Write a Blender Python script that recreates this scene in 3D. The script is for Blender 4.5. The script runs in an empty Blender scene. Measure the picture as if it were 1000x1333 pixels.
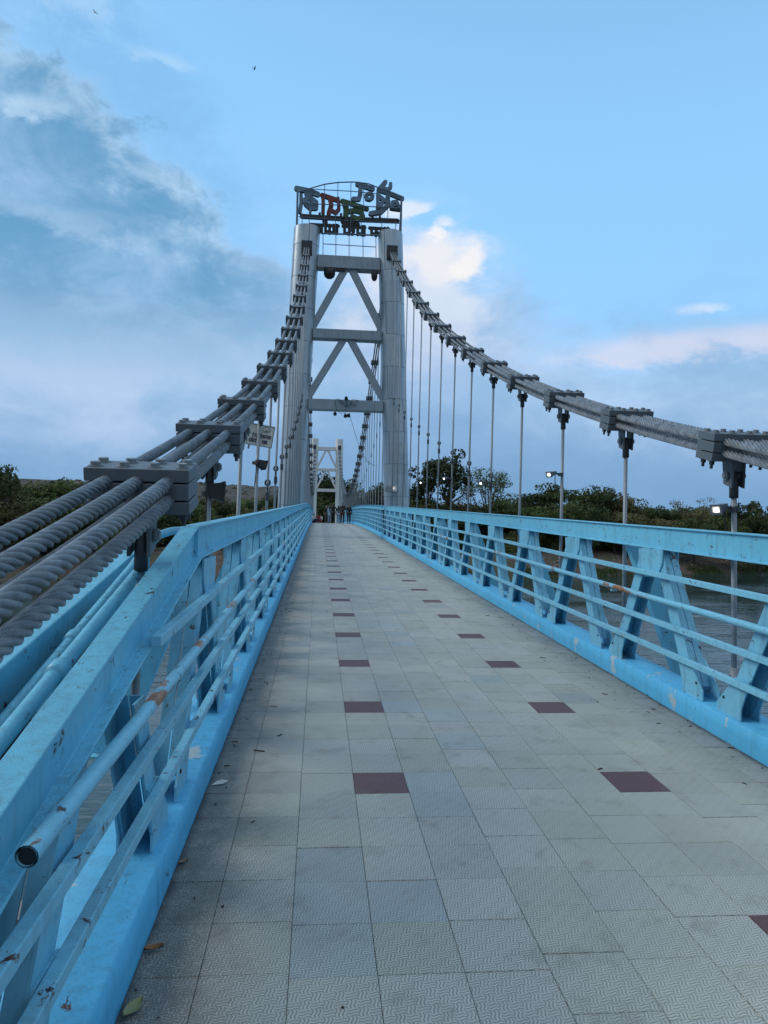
import bpy, bmesh, math, random
import numpy as np
from mathutils import Vector, Matrix, noise

random.seed(7)
rng = np.random.default_rng(11)
SC = bpy.context.scene
COL = SC.collection
R = math.radians

# ------------------------------------------------------------------ camera
cam_data = bpy.data.cameras.new('camera')
cam = bpy.data.objects.new('camera', cam_data)
COL.objects.link(cam)
SC.camera = cam
cam_data.sensor_fit = 'VERTICAL'
cam_data.sensor_height = 36.0
cam_data.lens = 36.0 * 930.0 / 1333.0
cam_data.clip_start = 0.05
cam_data.clip_end = 12000.0
EYE = 1.65
_yaw, _pitch, _roll = math.atan(85 / 930), 27 / 930, 0.02
_f = Vector((math.sin(_yaw) * math.cos(_pitch), math.cos(_yaw) * math.cos(_pitch), math.sin(_pitch)))
_r = Vector((math.cos(_yaw), -math.sin(_yaw), 0.0))
_u = _r.cross(_f)
_r2 = _r * math.cos(_roll) + _u * math.sin(_roll)
_u2 = _u * math.cos(_roll) - _r * math.sin(_roll)
cam.matrix_world = Matrix(((_r2.x, _u2.x, -_f.x, 0), (_r2.y, _u2.y, -_f.y, 0), (_r2.z, _u2.z, -_f.z, EYE), (0, 0, 0, 1)))

# ------------------------------------------------------------------ exposure
SC.view_settings.view_transform = 'Standard'
SC.view_settings.look = 'None'
SC.view_settings.exposure = 0.14
SC.view_settings.gamma = 1.0
SC.view_settings.use_curve_mapping = False

# ------------------------------------------------------------------ node helpers
class NT:
    def __init__(self, tree):
        self.t = tree
        self.n = tree.nodes
        self.l = tree.links
    def node(self, typ, **kw):
        nd = self.n.new(typ)
        for k, v in kw.items():
            setattr(nd, k, v)
        return nd
    def set(self, sock, v):
        if v is None:
            return
        if hasattr(v, 'is_output'):
            self.l.new(v, sock)
        elif isinstance(v, (tuple, list)) and len(v) == 3 and sock.type == 'RGBA':
            sock.default_value = (*v, 1.0)
        else:
            sock.default_value = v
    def math(self, op, a, b=None, c=None, clamp=False):
        nd = self.node('ShaderNodeMath', operation=op, use_clamp=clamp)
        for i, v in enumerate((a, b, c)):
            self.set(nd.inputs[i], v)
        return nd.outputs[0]
    def vmath(self, op, a, b=None, scale=None):
        nd = self.node('ShaderNodeVectorMath', operation=op)
        self.set(nd.inputs[0], a)
        self.set(nd.inputs[1], b)
        if scale is not None:
            self.set(nd.inputs['Scale'], scale)
        return nd.outputs['Value'] if op in ('DOT_PRODUCT', 'LENGTH', 'DISTANCE') else nd.outputs[0]
    def mix(self, fac, a, b, blend='MIX'):
        nd = self.node('ShaderNodeMix', data_type='RGBA', blend_type=blend)
        self.set(nd.inputs[0], fac)
        self.set(nd.inputs[6], a)
        self.set(nd.inputs[7], b)
        return nd.outputs[2]
    def noise(self, vec, scale, detail=4.0, rough=0.55, dist=0.0):
        nd = self.node('ShaderNodeTexNoise')
        self.set(nd.inputs['Vector'], vec)
        nd.inputs['Scale'].default_value = scale
        nd.inputs['Detail'].default_value = detail
        nd.inputs['Roughness'].default_value = rough
        nd.inputs['Distortion'].default_value = dist
        return nd.outputs[0]
    def smooth(self, v, lo, hi, a=0.0, b=1.0):
        nd = self.node('ShaderNodeMapRange', interpolation_type='SMOOTHSTEP')
        self.set(nd.inputs[0], v)
        for i, x in enumerate((lo, hi, a, b)):
            nd.inputs[i + 1].default_value = x
        return nd.outputs[0]
    def scalev(self, vec, s):
        return self.vmath('MULTIPLY', vec, s)
    def pos(self):
        return self.node('ShaderNodeNewGeometry').outputs['Position']
    def xyz(self, vec):
        nd = self.node('ShaderNodeSeparateXYZ')
        self.set(nd.inputs[0], vec)
        return nd.outputs
    def bump(self, h, strength, dist, normal=None):
        nd = self.node('ShaderNodeBump')
        nd.inputs['Strength'].default_value = strength
        nd.inputs['Distance'].default_value = dist
        self.set(nd.inputs['Height'], h)
        self.set(nd.inputs['Normal'], normal)
        return nd.outputs[0]

def new_mat(name):
    m = bpy.data.materials.new(name)
    m.use_nodes = True
    nt = NT(m.node_tree)
    return m, nt, m.node_tree.nodes['Principled BSDF']

# ------------------------------------------------------------------ sky
SUN_EL, SUN_AZ = 38.0, -78.0          # degrees; azimuth from the road direction, negative = left
world = bpy.data.worlds.new('World')
SC.world = world
world.use_nodes = True
W = NT(world.node_tree)
bg = world.node_tree.nodes['Background']
bg.inputs[1].default_value = 0.12
sky = W.node('ShaderNodeTexSky', sky_type='NISHITA', sun_disc=False)
sky.sun_elevation = R(SUN_EL)
sky.sun_rotation = R(SUN_AZ)
sky.air_density = 1.0
sky.dust_density = 0.6
sky.ozone_density = 2.0
gen = W.node('ShaderNodeTexCoord').outputs['Generated']
dirv = W.vmath('NORMALIZE', gen)
dx, dy, dz = W.xyz(dirv)
el = W.math('MULTIPLY', W.math('ARCSINE', dz), 57.2958)          # elevation in degrees
az = W.math('MULTIPLY', W.math('ARCTAN2', dx, dy), 57.2958)      # azimuth in degrees, 0 along the road
K = 1.0 / 0.12                                                    # radiance -> value fed to Background
def rad(c):
    return (c[0] * K, c[1] * K, c[2] * K)
# clear air: the Nishita sky, tinted towards the clear evening blue
clear = W.mix(0.78, W.mix(1.0, sky.outputs[0], (1.5, 1.95, 2.35), 'MULTIPLY'),
              W.mix(W.smooth(el, 24.0, 44.0), rad((0.290, 0.600, 0.930)), rad((0.235, 0.505, 0.765))))
# flattened direction for cloud noise (clouds stretch along the horizon)
cv = W.vmath('MULTIPLY', dirv, (1.0, 1.0, 1.7))
n1 = W.noise(cv, 2.6, 9.0, 0.56, 0.25)
n2 = W.noise(W.vmath('ADD', cv, (3.1, 1.7, 0.4)), 6.5, 8.0, 0.6, 0.35)
n3 = W.noise(W.vmath('ADD', cv, (0.3, 5.2, 1.1)), 15.0, 7.0, 0.62, 0.3)
nn = W.math('SUBTRACT', W.math('MULTIPLY_ADD', n2, 0.55, W.math('MULTIPLY', n1, 0.85)), 0.70)   # about -0.3 .. 0.3
# how much cloud there is: plenty to the left and low down, little up and to the right
azc = W.math('MULTIPLY_ADD', nn, 14.0, az)
elc = W.math('MULTIPLY_ADD', nn, 16.0, el)
ltop = W.math('MAXIMUM', 14.0, W.math('MINIMUM', 35.0, W.math('MULTIPLY_ADD', az, -0.60, 20.0)))     # top of the left bank, falling to the right
elb = W.math('ADD', el, W.math('ADD', W.math('MULTIPLY_ADD', nn, 15.0, 0.0), W.math('MULTIPLY_ADD', n3, 9.0, -4.5)))
below = W.math('SUBTRACT', ltop, elb)
low_top = W.math('MULTIPLY_ADD', W.smooth(azc, 10.0, 26.0), -6.0, 20.0)
low = W.math('SUBTRACT', 1.0, W.smooth(W.math('SUBTRACT', elc, low_top), -4.0, 3.5))
bank = W.math('MULTIPLY', W.smooth(below, -0.6, 2.6), W.smooth(az, 9.0, -4.0))
haze_r = W.math('MULTIPLY', W.smooth(below, -9.0, 2.0), 0.35)
rim = W.math('MULTIPLY', W.math('MULTIPLY', W.smooth(below, -0.3, 1.6), W.smooth(below, 6.0, 1.6)), W.smooth(az, 2.0, -9.0))
cover = W.math('MAXIMUM', W.math('MAXIMUM', W.math('MULTIPLY', bank, 0.92), low), haze_r)
# shade of the cloud layer by height: grey-blue base, lilac-white middle, mottled slate upper part on the left
lowcol = W.mix(W.smooth(elc, 1.0, 14.0), rad((0.170, 0.335, 0.560)), rad((0.315, 0.485, 0.735)))
slate = W.mix(W.smooth(W.math('MULTIPLY_ADD', n3, 0.35, n2), 0.55, 0.92), rad((0.120, 0.305, 0.510)), rad((0.285, 0.475, 0.705)))
mid = W.mix(W.smooth(nn, -0.12, 0.16), rad((0.27, 0.47, 0.71)), rad((0.43, 0.58, 0.80)))
lowmid = W.mix(W.smooth(elc, 6.0, 13.0), lowcol, mid)
ccol = W.mix(W.math('MULTIPLY', W.smooth(elc, 11.5, 19.0), W.smooth(azc, 4.0, -10.0)), lowmid, slate)
skycol = W.mix(cover, clear, W.mix(W.math('MULTIPLY', rim, W.smooth(n3, 0.36, 0.64, 0.10, 0.50)), ccol, rad((0.52, 0.71, 0.89))))
# overhead and behind the camera the sky goes over into an even, thin high veil
veil = W.math('MAXIMUM', W.smooth(el, 44.0, 75.0), W.smooth(W.math('ABSOLUTE', az), 55.0, 130.0))
skycol = W.mix(W.math('MULTIPLY', veil, 0.85), skycol, W.mix(W.smooth(el, 0.0, 60.0), rad((0.20, 0.28, 0.39)), rad((0.70, 0.77, 0.84))))
# named clouds: each sits at its own bearing and height
def puff(az0, el0, saz, sel, amp=1.0, lo=0.15, hi=0.5, wob=3.2, fine=2.2):
    a = W.math('ADD', az, W.math('MULTIPLY_ADD', n2, wob, -wob * 0.5))
    e = W.math('ADD', el, W.math('MULTIPLY_ADD', n3, fine, W.math('MULTIPLY_ADD', n2, wob, -(wob + fine) * 0.5)))
    da = W.math('DIVIDE', W.math('SUBTRACT', a, az0), saz)
    de = W.math('DIVIDE', W.math('SUBTRACT', e, el0), sel)
    d2 = W.math('ADD', W.math('MULTIPLY', da, da), W.math('MULTIPLY', de, de))
    g = W.math('POWER', 2.718, W.math('MULTIPLY', d2, -1.0))
    g = W.math('ADD', g, W.math('MULTIPLY', W.math('MINIMUM', g, 0.5), W.math('MULTIPLY_ADD', n3, 3.4, W.math('MULTIPLY_ADD', n2, 2.0, -2.7))))
    return W.math('MULTIPLY', W.smooth(g, lo, hi), amp)
def lay(mask, c):
    global skycol
    skycol = W.mix(mask, skycol, c)
lay(puff(7.6, 17.6, 6.4, 6.2, 0.95, 0.08, 0.8), W.mix(W.smooth(elc, 9.5, 19.5), rad((0.34, 0.49, 0.74)), rad((0.62, 0.70, 0.84))))     # cumulus behind the tower
lay(puff(9.2, 21.6, 4.2, 2.1, 0.85, 0.2, 1.0), rad((0.80, 0.80, 0.84)))                                # its sunlit head
lay(puff(11.8, 20.9, 1.6, 2.0, 0.9, 0.25, 0.9), rad((0.86, 0.84, 0.84)))
lay(puff(9.2, 23.1, 1.6, 0.9, 0.9, 0.25, 0.9), rad((0.87, 0.86, 0.87)))
lay(puff(6.9, 24.6, 2.2, 0.9, 0.7, 0.2, 0.8), rad((0.78, 0.82, 0.88)))
lay(puff(29.0, 14.2, 10.0, 1.25, 0.75, 0.12, 1.0, 3.0), rad((0.64, 0.66, 0.80)))                             # pink streak on the right
lay(puff(29.0, 16.6, 2.2, 0.45, 0.6, 0.25, 1.2, 1.2, 0.8), rad((0.74, 0.80, 0.90)))                         # wisp above it
lay(puff(-19.5, 34.6, 5.6, 2.4, 0.4, 0.25, 1.1), rad((0.48, 0.68, 0.87)))                                 # left bank, upper puffs
lay(puff(-13.5, 32.2, 3.2, 0.8, 0.45, 0.25, 1.0), rad((0.50, 0.70, 0.89)))
lay(puff(-21.8, 28.0, 2.2, 0.9, 0.5, 0.25, 1.0), rad((0.52, 0.70, 0.88)))
lay(puff(-13.0, 25.0, 4.0, 1.3, 0.35, 0.25, 1.0), rad((0.47, 0.65, 0.85)))
lay(puff(-18.0, 21.5, 9.0, 1.2, 0.35, 0.25, 1.1), rad((0.45, 0.62, 0.83)))
W.set(bg.inputs[0], skycol)

# ------------------------------------------------------------------ sun (veiled by cloud)
sun_data = bpy.data.lights.new('sun', 'SUN')
sun_data.energy = 1.5
sun_data.angle = R(25)
sun_data.color = (1.0, 0.94, 0.86)
sun = bpy.data.objects.new('sun', sun_data)
COL.objects.link(sun)
_sd = Vector((math.sin(R(SUN_AZ)) * math.cos(R(SUN_EL)), math.cos(R(SUN_AZ)) * math.cos(R(SUN_EL)), math.sin(R(SUN_EL))))
sun.rotation_euler = _sd.to_track_quat('Z', 'Y').to_euler()
sun.location = (-20, 10, 40)

# ------------------------------------------------------------------ materials
def paint(name, base, dark, chips=0.5, rust=0.0, rough=0.45, dirt=0.35, pale=None, top_dirt=0.5, sc=1.0):
    m, n, b = new_mat(name)
    p = n.pos()
    big = n.noise(p, 1.7 * sc, 5, 0.6)
    fine = n.noise(p, 26 * sc, 6, 0.65)
    speck = n.noise(p, 230 * sc, 3, 0.7)
    chip = n.noise(n.scalev(p, (1.0, 0.7, 1.0)), 14 * sc, 9, 0.76, 0.8)
    streak = n.noise(n.scalev(p, (14.0, 14.0, 1.6)), 1.0, 5, 0.6)
    col = n.mix(n.math('MULTIPLY', n.smooth(big, 0.35, 0.7), 0.55), base, tuple(c * 0.82 for c in base))
    col = n.mix(n.math('MULTIPLY', n.smooth(streak, 0.48, 0.75), dirt), col, dark)
    col = n.mix(n.math('MULTIPLY', n.smooth(fine, 0.5, 0.72), dirt * 0.55), col, dark)
    up = n.xyz(n.node('ShaderNodeNewGeometry').outputs['Normal'])[2]
    upm = n.math('MULTIPLY', n.smooth(up, 0.5, 0.95), top_dirt)
    col = n.mix(n.math('MULTIPLY', upm, n.smooth(n.math('MULTIPLY_ADD', fine, 0.3, n.math('MULTIPLY', speck, 0.7)), 0.47, 0.60)), col, dark)
    if pale:
        col = n.mix(n.smooth(n.noise(p, 3.4 * sc, 8, 0.64, 0.4), 0.615, 0.655), col, pale)
    cm = n.math('MULTIPLY', n.smooth(chip, 0.675 - 0.07 * chips, 0.688 - 0.07 * chips), 1.0)
    col = n.mix(cm, col, n.mix(n.smooth(fine, 0.4, 0.6), (0.030, 0.022, 0.020), (0.11, 0.05, 0.03)))
    if rust > 0:
        rm = n.smooth(n.noise(n.scalev(p, (1, 0.55, 1)), 2.6 * sc, 8, 0.68, 0.4), 0.665 - 0.1 * rust, 0.70 - 0.1 * rust)
        col = n.mix(rm, col, n.mix(n.smooth(fine, 0.4, 0.62), (0.17, 0.065, 0.022), (0.36, 0.175, 0.070)))
    n.set(b.inputs['Base Color'], col)
    n.set(b.inputs['Roughness'], n.math('MULTIPLY_ADD', fine, 0.3, rough - 0.15))
    h = n.math('SUBTRACT', n.math('MULTIPLY', fine, 0.25), n.math('MULTIPLY', cm, 0.5))
    n.set(b.inputs['Normal'], n.bump(h, 0.35, 0.004))
    return m

BLUE = (0.155, 0.520, 0.715)
M_BLUE = paint('blue_paint', BLUE, (0.075, 0.16, 0.22), 0.95, 0.0, 0.42, 0.30, None, 0.45)
M_BLUE_BAR = paint('blue_paint_bars', (0.20, 0.535, 0.71), (0.10, 0.17, 0.20), 0.95, 0.12, 0.42, 0.30, None, 0.30)
M_PIPE = paint('blue_paint_rusty', (0.19, 0.53, 0.71), (0.11, 0.19, 0.23), 0.9, 0.95, 0.40, 0.30, None, 0.2)
M_LEG = paint('blue_paint_legs', (0.180, 0.500, 0.675), (0.05, 0.11, 0.14), 0.9, 0.0, 0.45, 0.42, None, 0.3)
M_KERB = paint('blue_painted_concrete', (0.090, 0.455, 0.740), (0.055, 0.18, 0.28), 0.6, 0.0, 0.6, 0.35, (0.36, 0.46, 0.50), 0.35)
M_CLAMP = paint('clamp_grey', (0.105, 0.130, 0.152), (0.045, 0.055, 0.062), 0.2, 0.0, 0.5, 0.3, None, 0.2)
M_CLAMP_TOP = paint('clamp_grey_light', (0.20, 0.235, 0.26), (0.08, 0.095, 0.10), 0.3, 0.0, 0.5, 0.3, None, 0.5)
M_DARK = paint('dark_steel', (0.040, 0.047, 0.055), (0.02, 0.022, 0.025), 0.2, 0.0, 0.5, 0.3)
M_GALV = paint('galvanised_steel', (0.245, 0.285, 0.315), (0.11, 0.13, 0.145), 0.25, 0.0, 0.42, 0.45)
M_WHITE = paint('white_tower_paint', (0.74, 0.75, 0.73), (0.30, 0.31, 0.30), 0.1, 0.0, 0.5, 0.3)
M_SEAM = paint('weld_seam_grey', (0.17, 0.21, 0.235), (0.08, 0.095, 0.105), 0.1, 0.0, 0.5, 0.4)
M_FRAME = paint('sign_frame_steel', (0.10, 0.155, 0.21), (0.05, 0.07, 0.09), 0.2, 0.0, 0.5, 0.3)
def plain(name, c, rough=0.6, metal=0.0):
    m, n, b = new_mat(name)
    f = n.noise(n.pos(), 6.0, 6, 0.6)
    n.set(b.inputs['Base Color'], n.mix(n.smooth(f, 0.3, 0.7), c, tuple(x * 0.72 for x in c)))
    b.inputs['Roughness'].default_value = rough
    b.inputs['Metallic'].default_value = metal
    return m

def tower_mat():
    m, n, b = new_mat('tower_silver_paint')
    p = n.pos()
    streak = n.noise(n.scalev(p, (5.0, 5.0, 0.35)), 1.0, 6, 0.65)
    patch = n.noise(n.scalev(p, (1.2, 1.2, 0.7)), 1.0, 5, 0.6, 0.5)
    fine = n.noise(p, 14, 7, 0.7)
    px, py, pz = n.xyz(p)
    wn = n.node('ShaderNodeTexWhiteNoise', noise_dimensions='2D')      # every rolled plate has its own tone
    cx = n.node('ShaderNodeCombineXYZ')
    n.set(cx.inputs[0], n.math('FLOOR', n.math('DIVIDE', n.math('ADD', pz, 4.76), 1.52)))
    n.set(cx.inputs[1], n.math('FLOOR', n.math('MULTIPLY', px, 1.45)))
    n.l.new(cx.outputs[0], wn.inputs['Vector'])
    col = n.mix(n.smooth(streak, 0.35, 0.68), (0.48, 0.55, 0.59), (0.33, 0.405, 0.455))
    col = n.mix(n.math('MULTIPLY', wn.outputs['Value'], 0.42), col, (0.27, 0.335, 0.375))
    col = n.mix(n.math('MULTIPLY', n.smooth(patch, 0.50, 0.66), 0.65), col, (0.50, 0.53, 0.53))
    col = n.mix(n.math('MULTIPLY', n.smooth(fine, 0.54, 0.72), 0.55), col, (0.16, 0.19, 0.21))
    n.set(b.inputs['Base Color'], col)
    b.inputs['Roughness'].default_value = 0.34
    b.inputs['Metallic'].default_value = 0.45
    n.set(b.inputs['Normal'], n.bump(fine, 0.15, 0.01))
    return m
M_TOWER = tower_mat()
M_BEAM = paint('tower_beam_paint', (0.30, 0.375, 0.425), (0.13, 0.165, 0.19), 0.3, 0.0, 0.45, 0.5, None, 0.2)

def rope_mat():
    m, n, b = new_mat('galvanised_wire_rope')
    uv = n.node('ShaderNodeUVMap', uv_map='UVMap').outputs[0]
    u, v, _ = n.xyz(uv)
    wire = n.math('SINE', n.math('MULTIPLY', n.math('MULTIPLY_ADD', v, -100.0, n.math('MULTIPLY', u, 7.0)), 6.2832))
    p = n.pos()
    grime = n.noise(p, 11, 6, 0.65)
    big = n.noise(p, 1.3, 3, 0.5)
    col = n.mix(n.smooth(grime, 0.36, 0.66), (0.305, 0.350, 0.388), (0.150, 0.176, 0.202))
    col = n.mix(n.math('MULTIPLY', n.smooth(big, 0.5, 0.66), 0.5), col, (0.235, 0.240, 0.240))
    col = n.mix(n.math('MULTIPLY', n.smooth(wire, 0.1, -0.9), 0.5), col, (0.045, 0.05, 0.056))
    n.set(b.inputs['Base Color'], col)
    b.inputs['Roughness'].default_value = 0.42
    b.inputs['Metallic'].default_value = 0.35
    n.set(b.inputs['Normal'], n.bump(wire, 0.7, 0.0014))
    return m
M_ROPE = rope_mat()

def tile_mat(name, base, pat, island=False):
    m, n, b = new_mat(name)
    uv = n.node('ShaderNodeUVMap', uv_map='UVMap').outputs[0]
    u, v, _ = n.xyz(uv)
    if island:
        rnd = n.node('ShaderNodeNewGeometry').outputs['Random Per Island']
    else:
        rnd = n.node('ShaderNodeObjectInfo').outputs['Random']
    # raised wavy ribs in squares that turn by a quarter, like a basket weave
    NB = 8.0
    us, vs = n.math('MULTIPLY', u, NB), n.math('MULTIPLY', v, NB)
    par = n.math('MODULO', n.math('ADD', n.math('FLOOR', us), n.math('FLOOR', vs)), 2.0)
    def ribs(a, c):
        return n.math('SINE', n.math('MULTIPLY', n.math('MULTIPLY_ADD', n.math('SINE', n.math('MULTIPLY', c, 6.2832)), 0.085, a), 6.2832 * 3.0))
    w = n.math('ADD', n.math('MULTIPLY', ribs(us, vs), par), n.math('MULTIPLY', ribs(vs, us), n.math('SUBTRACT', 1.0, par)))
    rib = n.smooth(w, -0.05, 0.55)
    p = n.pos()
    px, py, pz = n.xyz(p)
    big = n.noise(p, 0.9, 4, 0.6)
    mid = n.noise(p, 6.0, 6, 0.65)
    fine = n.noise(p, 130, 4, 0.7)
    col = n.mix(rib, base, pat)
    var = n.math('MULTIPLY_ADD', rnd, 0.16, 0.92)
    cc = n.node('ShaderNodeCombineColor')
    n.set(cc.inputs[0], var); n.set(cc.inputs[1], var); n.set(cc.inputs[2], n.math('MULTIPLY_ADD', n.math('FRACT', n.math('MULTIPLY', rnd, 7.3)), 0.07, n.math('SUBTRACT', var, 0.035)))
    col = n.mix(1.0, col, cc.outputs[0], 'MULTIPLY')
    col = n.mix(n.math('MULTIPLY', n.smooth(big, 0.42, 0.66), 0.42), col, tuple(c * 0.60 for c in base))
    col = n.mix(n.math('MULTIPLY', n.smooth(mid, 0.52, 0.72), 0.38), col, (0.17, 0.165, 0.145))
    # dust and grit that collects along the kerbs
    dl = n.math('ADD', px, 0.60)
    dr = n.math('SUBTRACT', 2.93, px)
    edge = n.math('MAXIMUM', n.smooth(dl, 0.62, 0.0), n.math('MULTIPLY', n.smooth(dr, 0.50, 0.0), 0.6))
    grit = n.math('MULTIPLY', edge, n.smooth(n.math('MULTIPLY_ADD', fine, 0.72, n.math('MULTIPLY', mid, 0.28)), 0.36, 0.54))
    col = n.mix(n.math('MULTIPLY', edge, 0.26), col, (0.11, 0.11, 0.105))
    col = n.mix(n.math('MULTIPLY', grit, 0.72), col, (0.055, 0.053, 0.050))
    foot = n.math('MAXIMUM', n.smooth(dl, 0.05, 0.0), n.smooth(dr, 0.07, 0.0))  # contact shadow painted along the kerb base, together with dirt
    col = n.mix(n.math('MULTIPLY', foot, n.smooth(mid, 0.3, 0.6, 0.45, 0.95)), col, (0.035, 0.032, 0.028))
    n.set(b.inputs['Base Color'], col)
    n.set(b.inputs['Roughness'], n.math('MULTIPLY_ADD', mid, 0.3, 0.38))
    n.set(b.inputs['Normal'], n.bump(n.math('MULTIPLY_ADD', fine, 0.25, rib), 0.55, 0.0022))
    return m
TB, TP = (0.462, 0.472, 0.425), (0.250, 0.260, 0.236)
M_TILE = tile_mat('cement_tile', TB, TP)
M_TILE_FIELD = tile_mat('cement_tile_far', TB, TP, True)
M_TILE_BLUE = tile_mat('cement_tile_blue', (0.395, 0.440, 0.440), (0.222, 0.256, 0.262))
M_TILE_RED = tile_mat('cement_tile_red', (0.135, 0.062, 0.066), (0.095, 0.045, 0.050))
M_GROUT = plain('dark_grout', (0.13, 0.13, 0.122), 0.9)
M_CONC = plain('concrete', (0.27, 0.27, 0.26), 0.85)
M_BLACK = plain('black_plastic', (0.018, 0.019, 0.021), 0.5)
M_RUBBER = plain('black_cable', (0.015, 0.015, 0.016), 0.6)

def emit_mat(name, c, s):
    m, n, b = new_mat(name)
    b.inputs['Base Color'].default_value = (0.8, 0.8, 0.8, 1)
    b.inputs['Emission Color'].default_value = (*c, 1)
    b.inputs['Emission Strength'].default_value = s
    return m
M_LIT = emit_mat('lit_lamp_glass', (1.0, 0.86, 0.66), 0.35)
M_LED = emit_mat('lamp_led', (1.0, 0.92, 0.78), 7.0)
M_LENS = plain('lamp_glass_unlit', (0.30, 0.33, 0.36), 0.12)

def leaf_mat(name, a, c, trans=0.25):
    m, n, b = new_mat(name)
    g = n.node('ShaderNodeNewGeometry')
    rnd = g.outputs['Random Per Island']
    orn = n.node('ShaderNodeObjectInfo').outputs['Random']
    big = n.noise(n.pos(), 0.35, 3, 0.6)
    t = n.math('ADD', n.math('MULTIPLY', rnd, 0.55), n.math('MULTIPLY', n.smooth(big, 0.3, 0.7), 0.45))
    col = n.mix(t, a, c)
    col = n.mix(n.math('MULTIPLY', n.smooth(orn, 0.5, 1.0), 0.35), col, (0.085, 0.082, 0.036))
    tone = n.math('MULTIPLY_ADD', n.math('FRACT', n.math('MULTIPLY', orn, 5.7)), 1.0, 0.75)
    tc = n.node('ShaderNodeCombineColor')
    for q in range(3): n.set(tc.inputs[q], tone)
    col = n.mix(1.0, col, tc.outputs[0], 'MULTIPLY')
    n.set(b.inputs['Base Color'], col)
    b.inputs['Roughness'].default_value = 0.75
    b.inputs['Specular IOR Level'].default_value = 0.2
    tr = n.node('ShaderNodeBsdfTranslucent')
    n.set(tr.inputs[0], col)
    mx = n.node('ShaderNodeMixShader')
    mx.inputs[0].default_value = trans
    n.l.new(b.outputs[0], mx.inputs[1]); n.l.new(tr.outputs[0], mx.inputs[2])
    n.l.new(mx.outputs[0], n.n['Material Output'].inputs[0])
    return m
M_LEAF = leaf_mat('foliage_green', (0.036, 0.058, 0.020), (0.095, 0.125, 0.042))
M_LEAF_DARK = leaf_mat('foliage_dark', (0.024, 0.040, 0.020), (0.055, 0.078, 0.032))
M_LEAF_DRY = leaf_mat('foliage_dry', (0.065, 0.070, 0.030), (0.120, 0.112, 0.048))
M_BARK = plain('bark', (0.075, 0.060, 0.048), 0.9)

# ------------------------------------------------------------------ mesh helpers
class MB:
    """collects shapes into one mesh"""
    def __init__(self):
        self.v = []; self.f = []; self.mi = []; self.cur = 0
    def add(self, vs, fs):
        o = len(self.v)
        self.v.extend([tuple(p) for p in vs])
        for f in fs:
            self.f.append([i + o for i in f]); self.mi.append(self.cur)
        return self
    def hexa(self, p):      # eight corners: bottom ring then top ring
        return self.add(p, [(3, 2, 1, 0), (4, 5, 6, 7), (0, 1, 5, 4), (1, 2, 6, 5), (2, 3, 7, 6), (3, 0, 4, 7)])
    def box(self, lo, hi):
        x0, y0, z0 = lo; x1, y1, z1 = hi
        return self.hexa([(x0, y0, z0), (x1, y0, z0), (x1, y1, z0), (x0, y1, z0), (x0, y0, z1), (x1, y0, z1), (x1, y1, z1), (x0, y1, z1)])
    def obox(self, c, size, mat):   # oriented box
        hx, hy, hz = size[0] / 2, size[1] / 2, size[2] / 2
        ps = [(-hx, -hy, -hz), (hx, -hy, -hz), (hx, hy, -hz), (-hx, hy, -hz), (-hx, -hy, hz), (hx, -hy, hz), (hx, hy, hz), (-hx, hy, hz)]
        c = Vector(c)
        return self.hexa([c + mat @ Vector(q) for q in ps])
    def prism(self, poly, axis_vec):     # polygon extruded along a vector
        n = len(poly); a = Vector(axis_vec)
        vs = [Vector(p) for p in poly] + [Vector(p) + a for p in poly]
        fs = [tuple(range(n))[::-1], tuple(range(n, 2 * n))] + [(i, (i + 1) % n, n + (i + 1) % n, n + i) for i in range(n)]
        return self.add(vs, fs)
    def tube(self, pts, r, n=10, cap=True):
        pts = [Vector(p) for p in pts]
        rs = r if isinstance(r, (list, tuple)) else [r] * len(pts)
        vs = []; fs = []
        up = None
        for i, p in enumerate(pts):
            t = (pts[min(i + 1, len(pts) - 1)] - pts[max(i - 1, 0)]).normalized()
            if up is None:
                up = Vector((0, 0, 1)) if abs(t.z) < 0.9 else Vector((0, 1, 0))
            s = t.cross(up)
            if s.length < 1e-6:
                s = t.orthogonal()
            s.normalize(); up2 = s.cross(t).normalized(); up = up2
            for k in range(n):
                a = 2 * math.pi * k / n
                vs.append(p + (s * math.cos(a) + up2 * math.sin(a)) * rs[i])
        for i in range(len(pts) - 1):
            for k in range(n):
                fs.append((i * n + k, i * n + (k + 1) % n, (i + 1) * n + (k + 1) % n, (i + 1) * n + k))
        if cap:
            fs.append(tuple(range(n))[::-1]); fs.append(tuple(range((len(pts) - 1) * n, len(pts) * n)))
        return self.add(vs, fs)
    def sweep(self, prof, stations):
        """profile of (x, z) pairs swept through stations of world points (x0, y, z0)"""
        n = len(prof); vs = []; fs = []
        for (x0, y, z0) in stations:
            vs += [(x0 + a, y, z0 + c) for a, c in prof]
        for i in range(len(stations) - 1):
            for k in range(n):
                fs.append((i * n + k, (i + 1) * n + k, (i + 1) * n + (k + 1) % n, i * n + (k + 1) % n))
        fs.append(tuple(range(n))); fs.append(tuple(range((len(stations) - 1) * n, len(stations) * n))[::-1])
        return self.add(vs, fs)
    def mesh(self, name, mats, smooth=False):
        me = bpy.data.meshes.new(name)
        me.from_pydata(self.v, [], self.f)
        for m in (mats if isinstance(mats, (list, tuple)) else [mats]):
            me.materials.append(m)
        if len(me.materials) > 1:
            me.polygons.foreach_set('material_index', self.mi)
        if smooth:
            me.polygons.foreach_set('use_smooth', [True] * len(me.polygons))
        bm = bmesh.new(); bm.from_mesh(me)
        bmesh.ops.recalc_face_normals(bm, faces=bm.faces)
        bm.to_mesh(me); bm.free()
        me.update()
        return me
    def build(self, name, mats, parent=None, smooth=False, origin=None, bevel=0.0):
        me = self.mesh(name, mats, smooth)
        return place(name, me, parent, origin, bevel)

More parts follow.
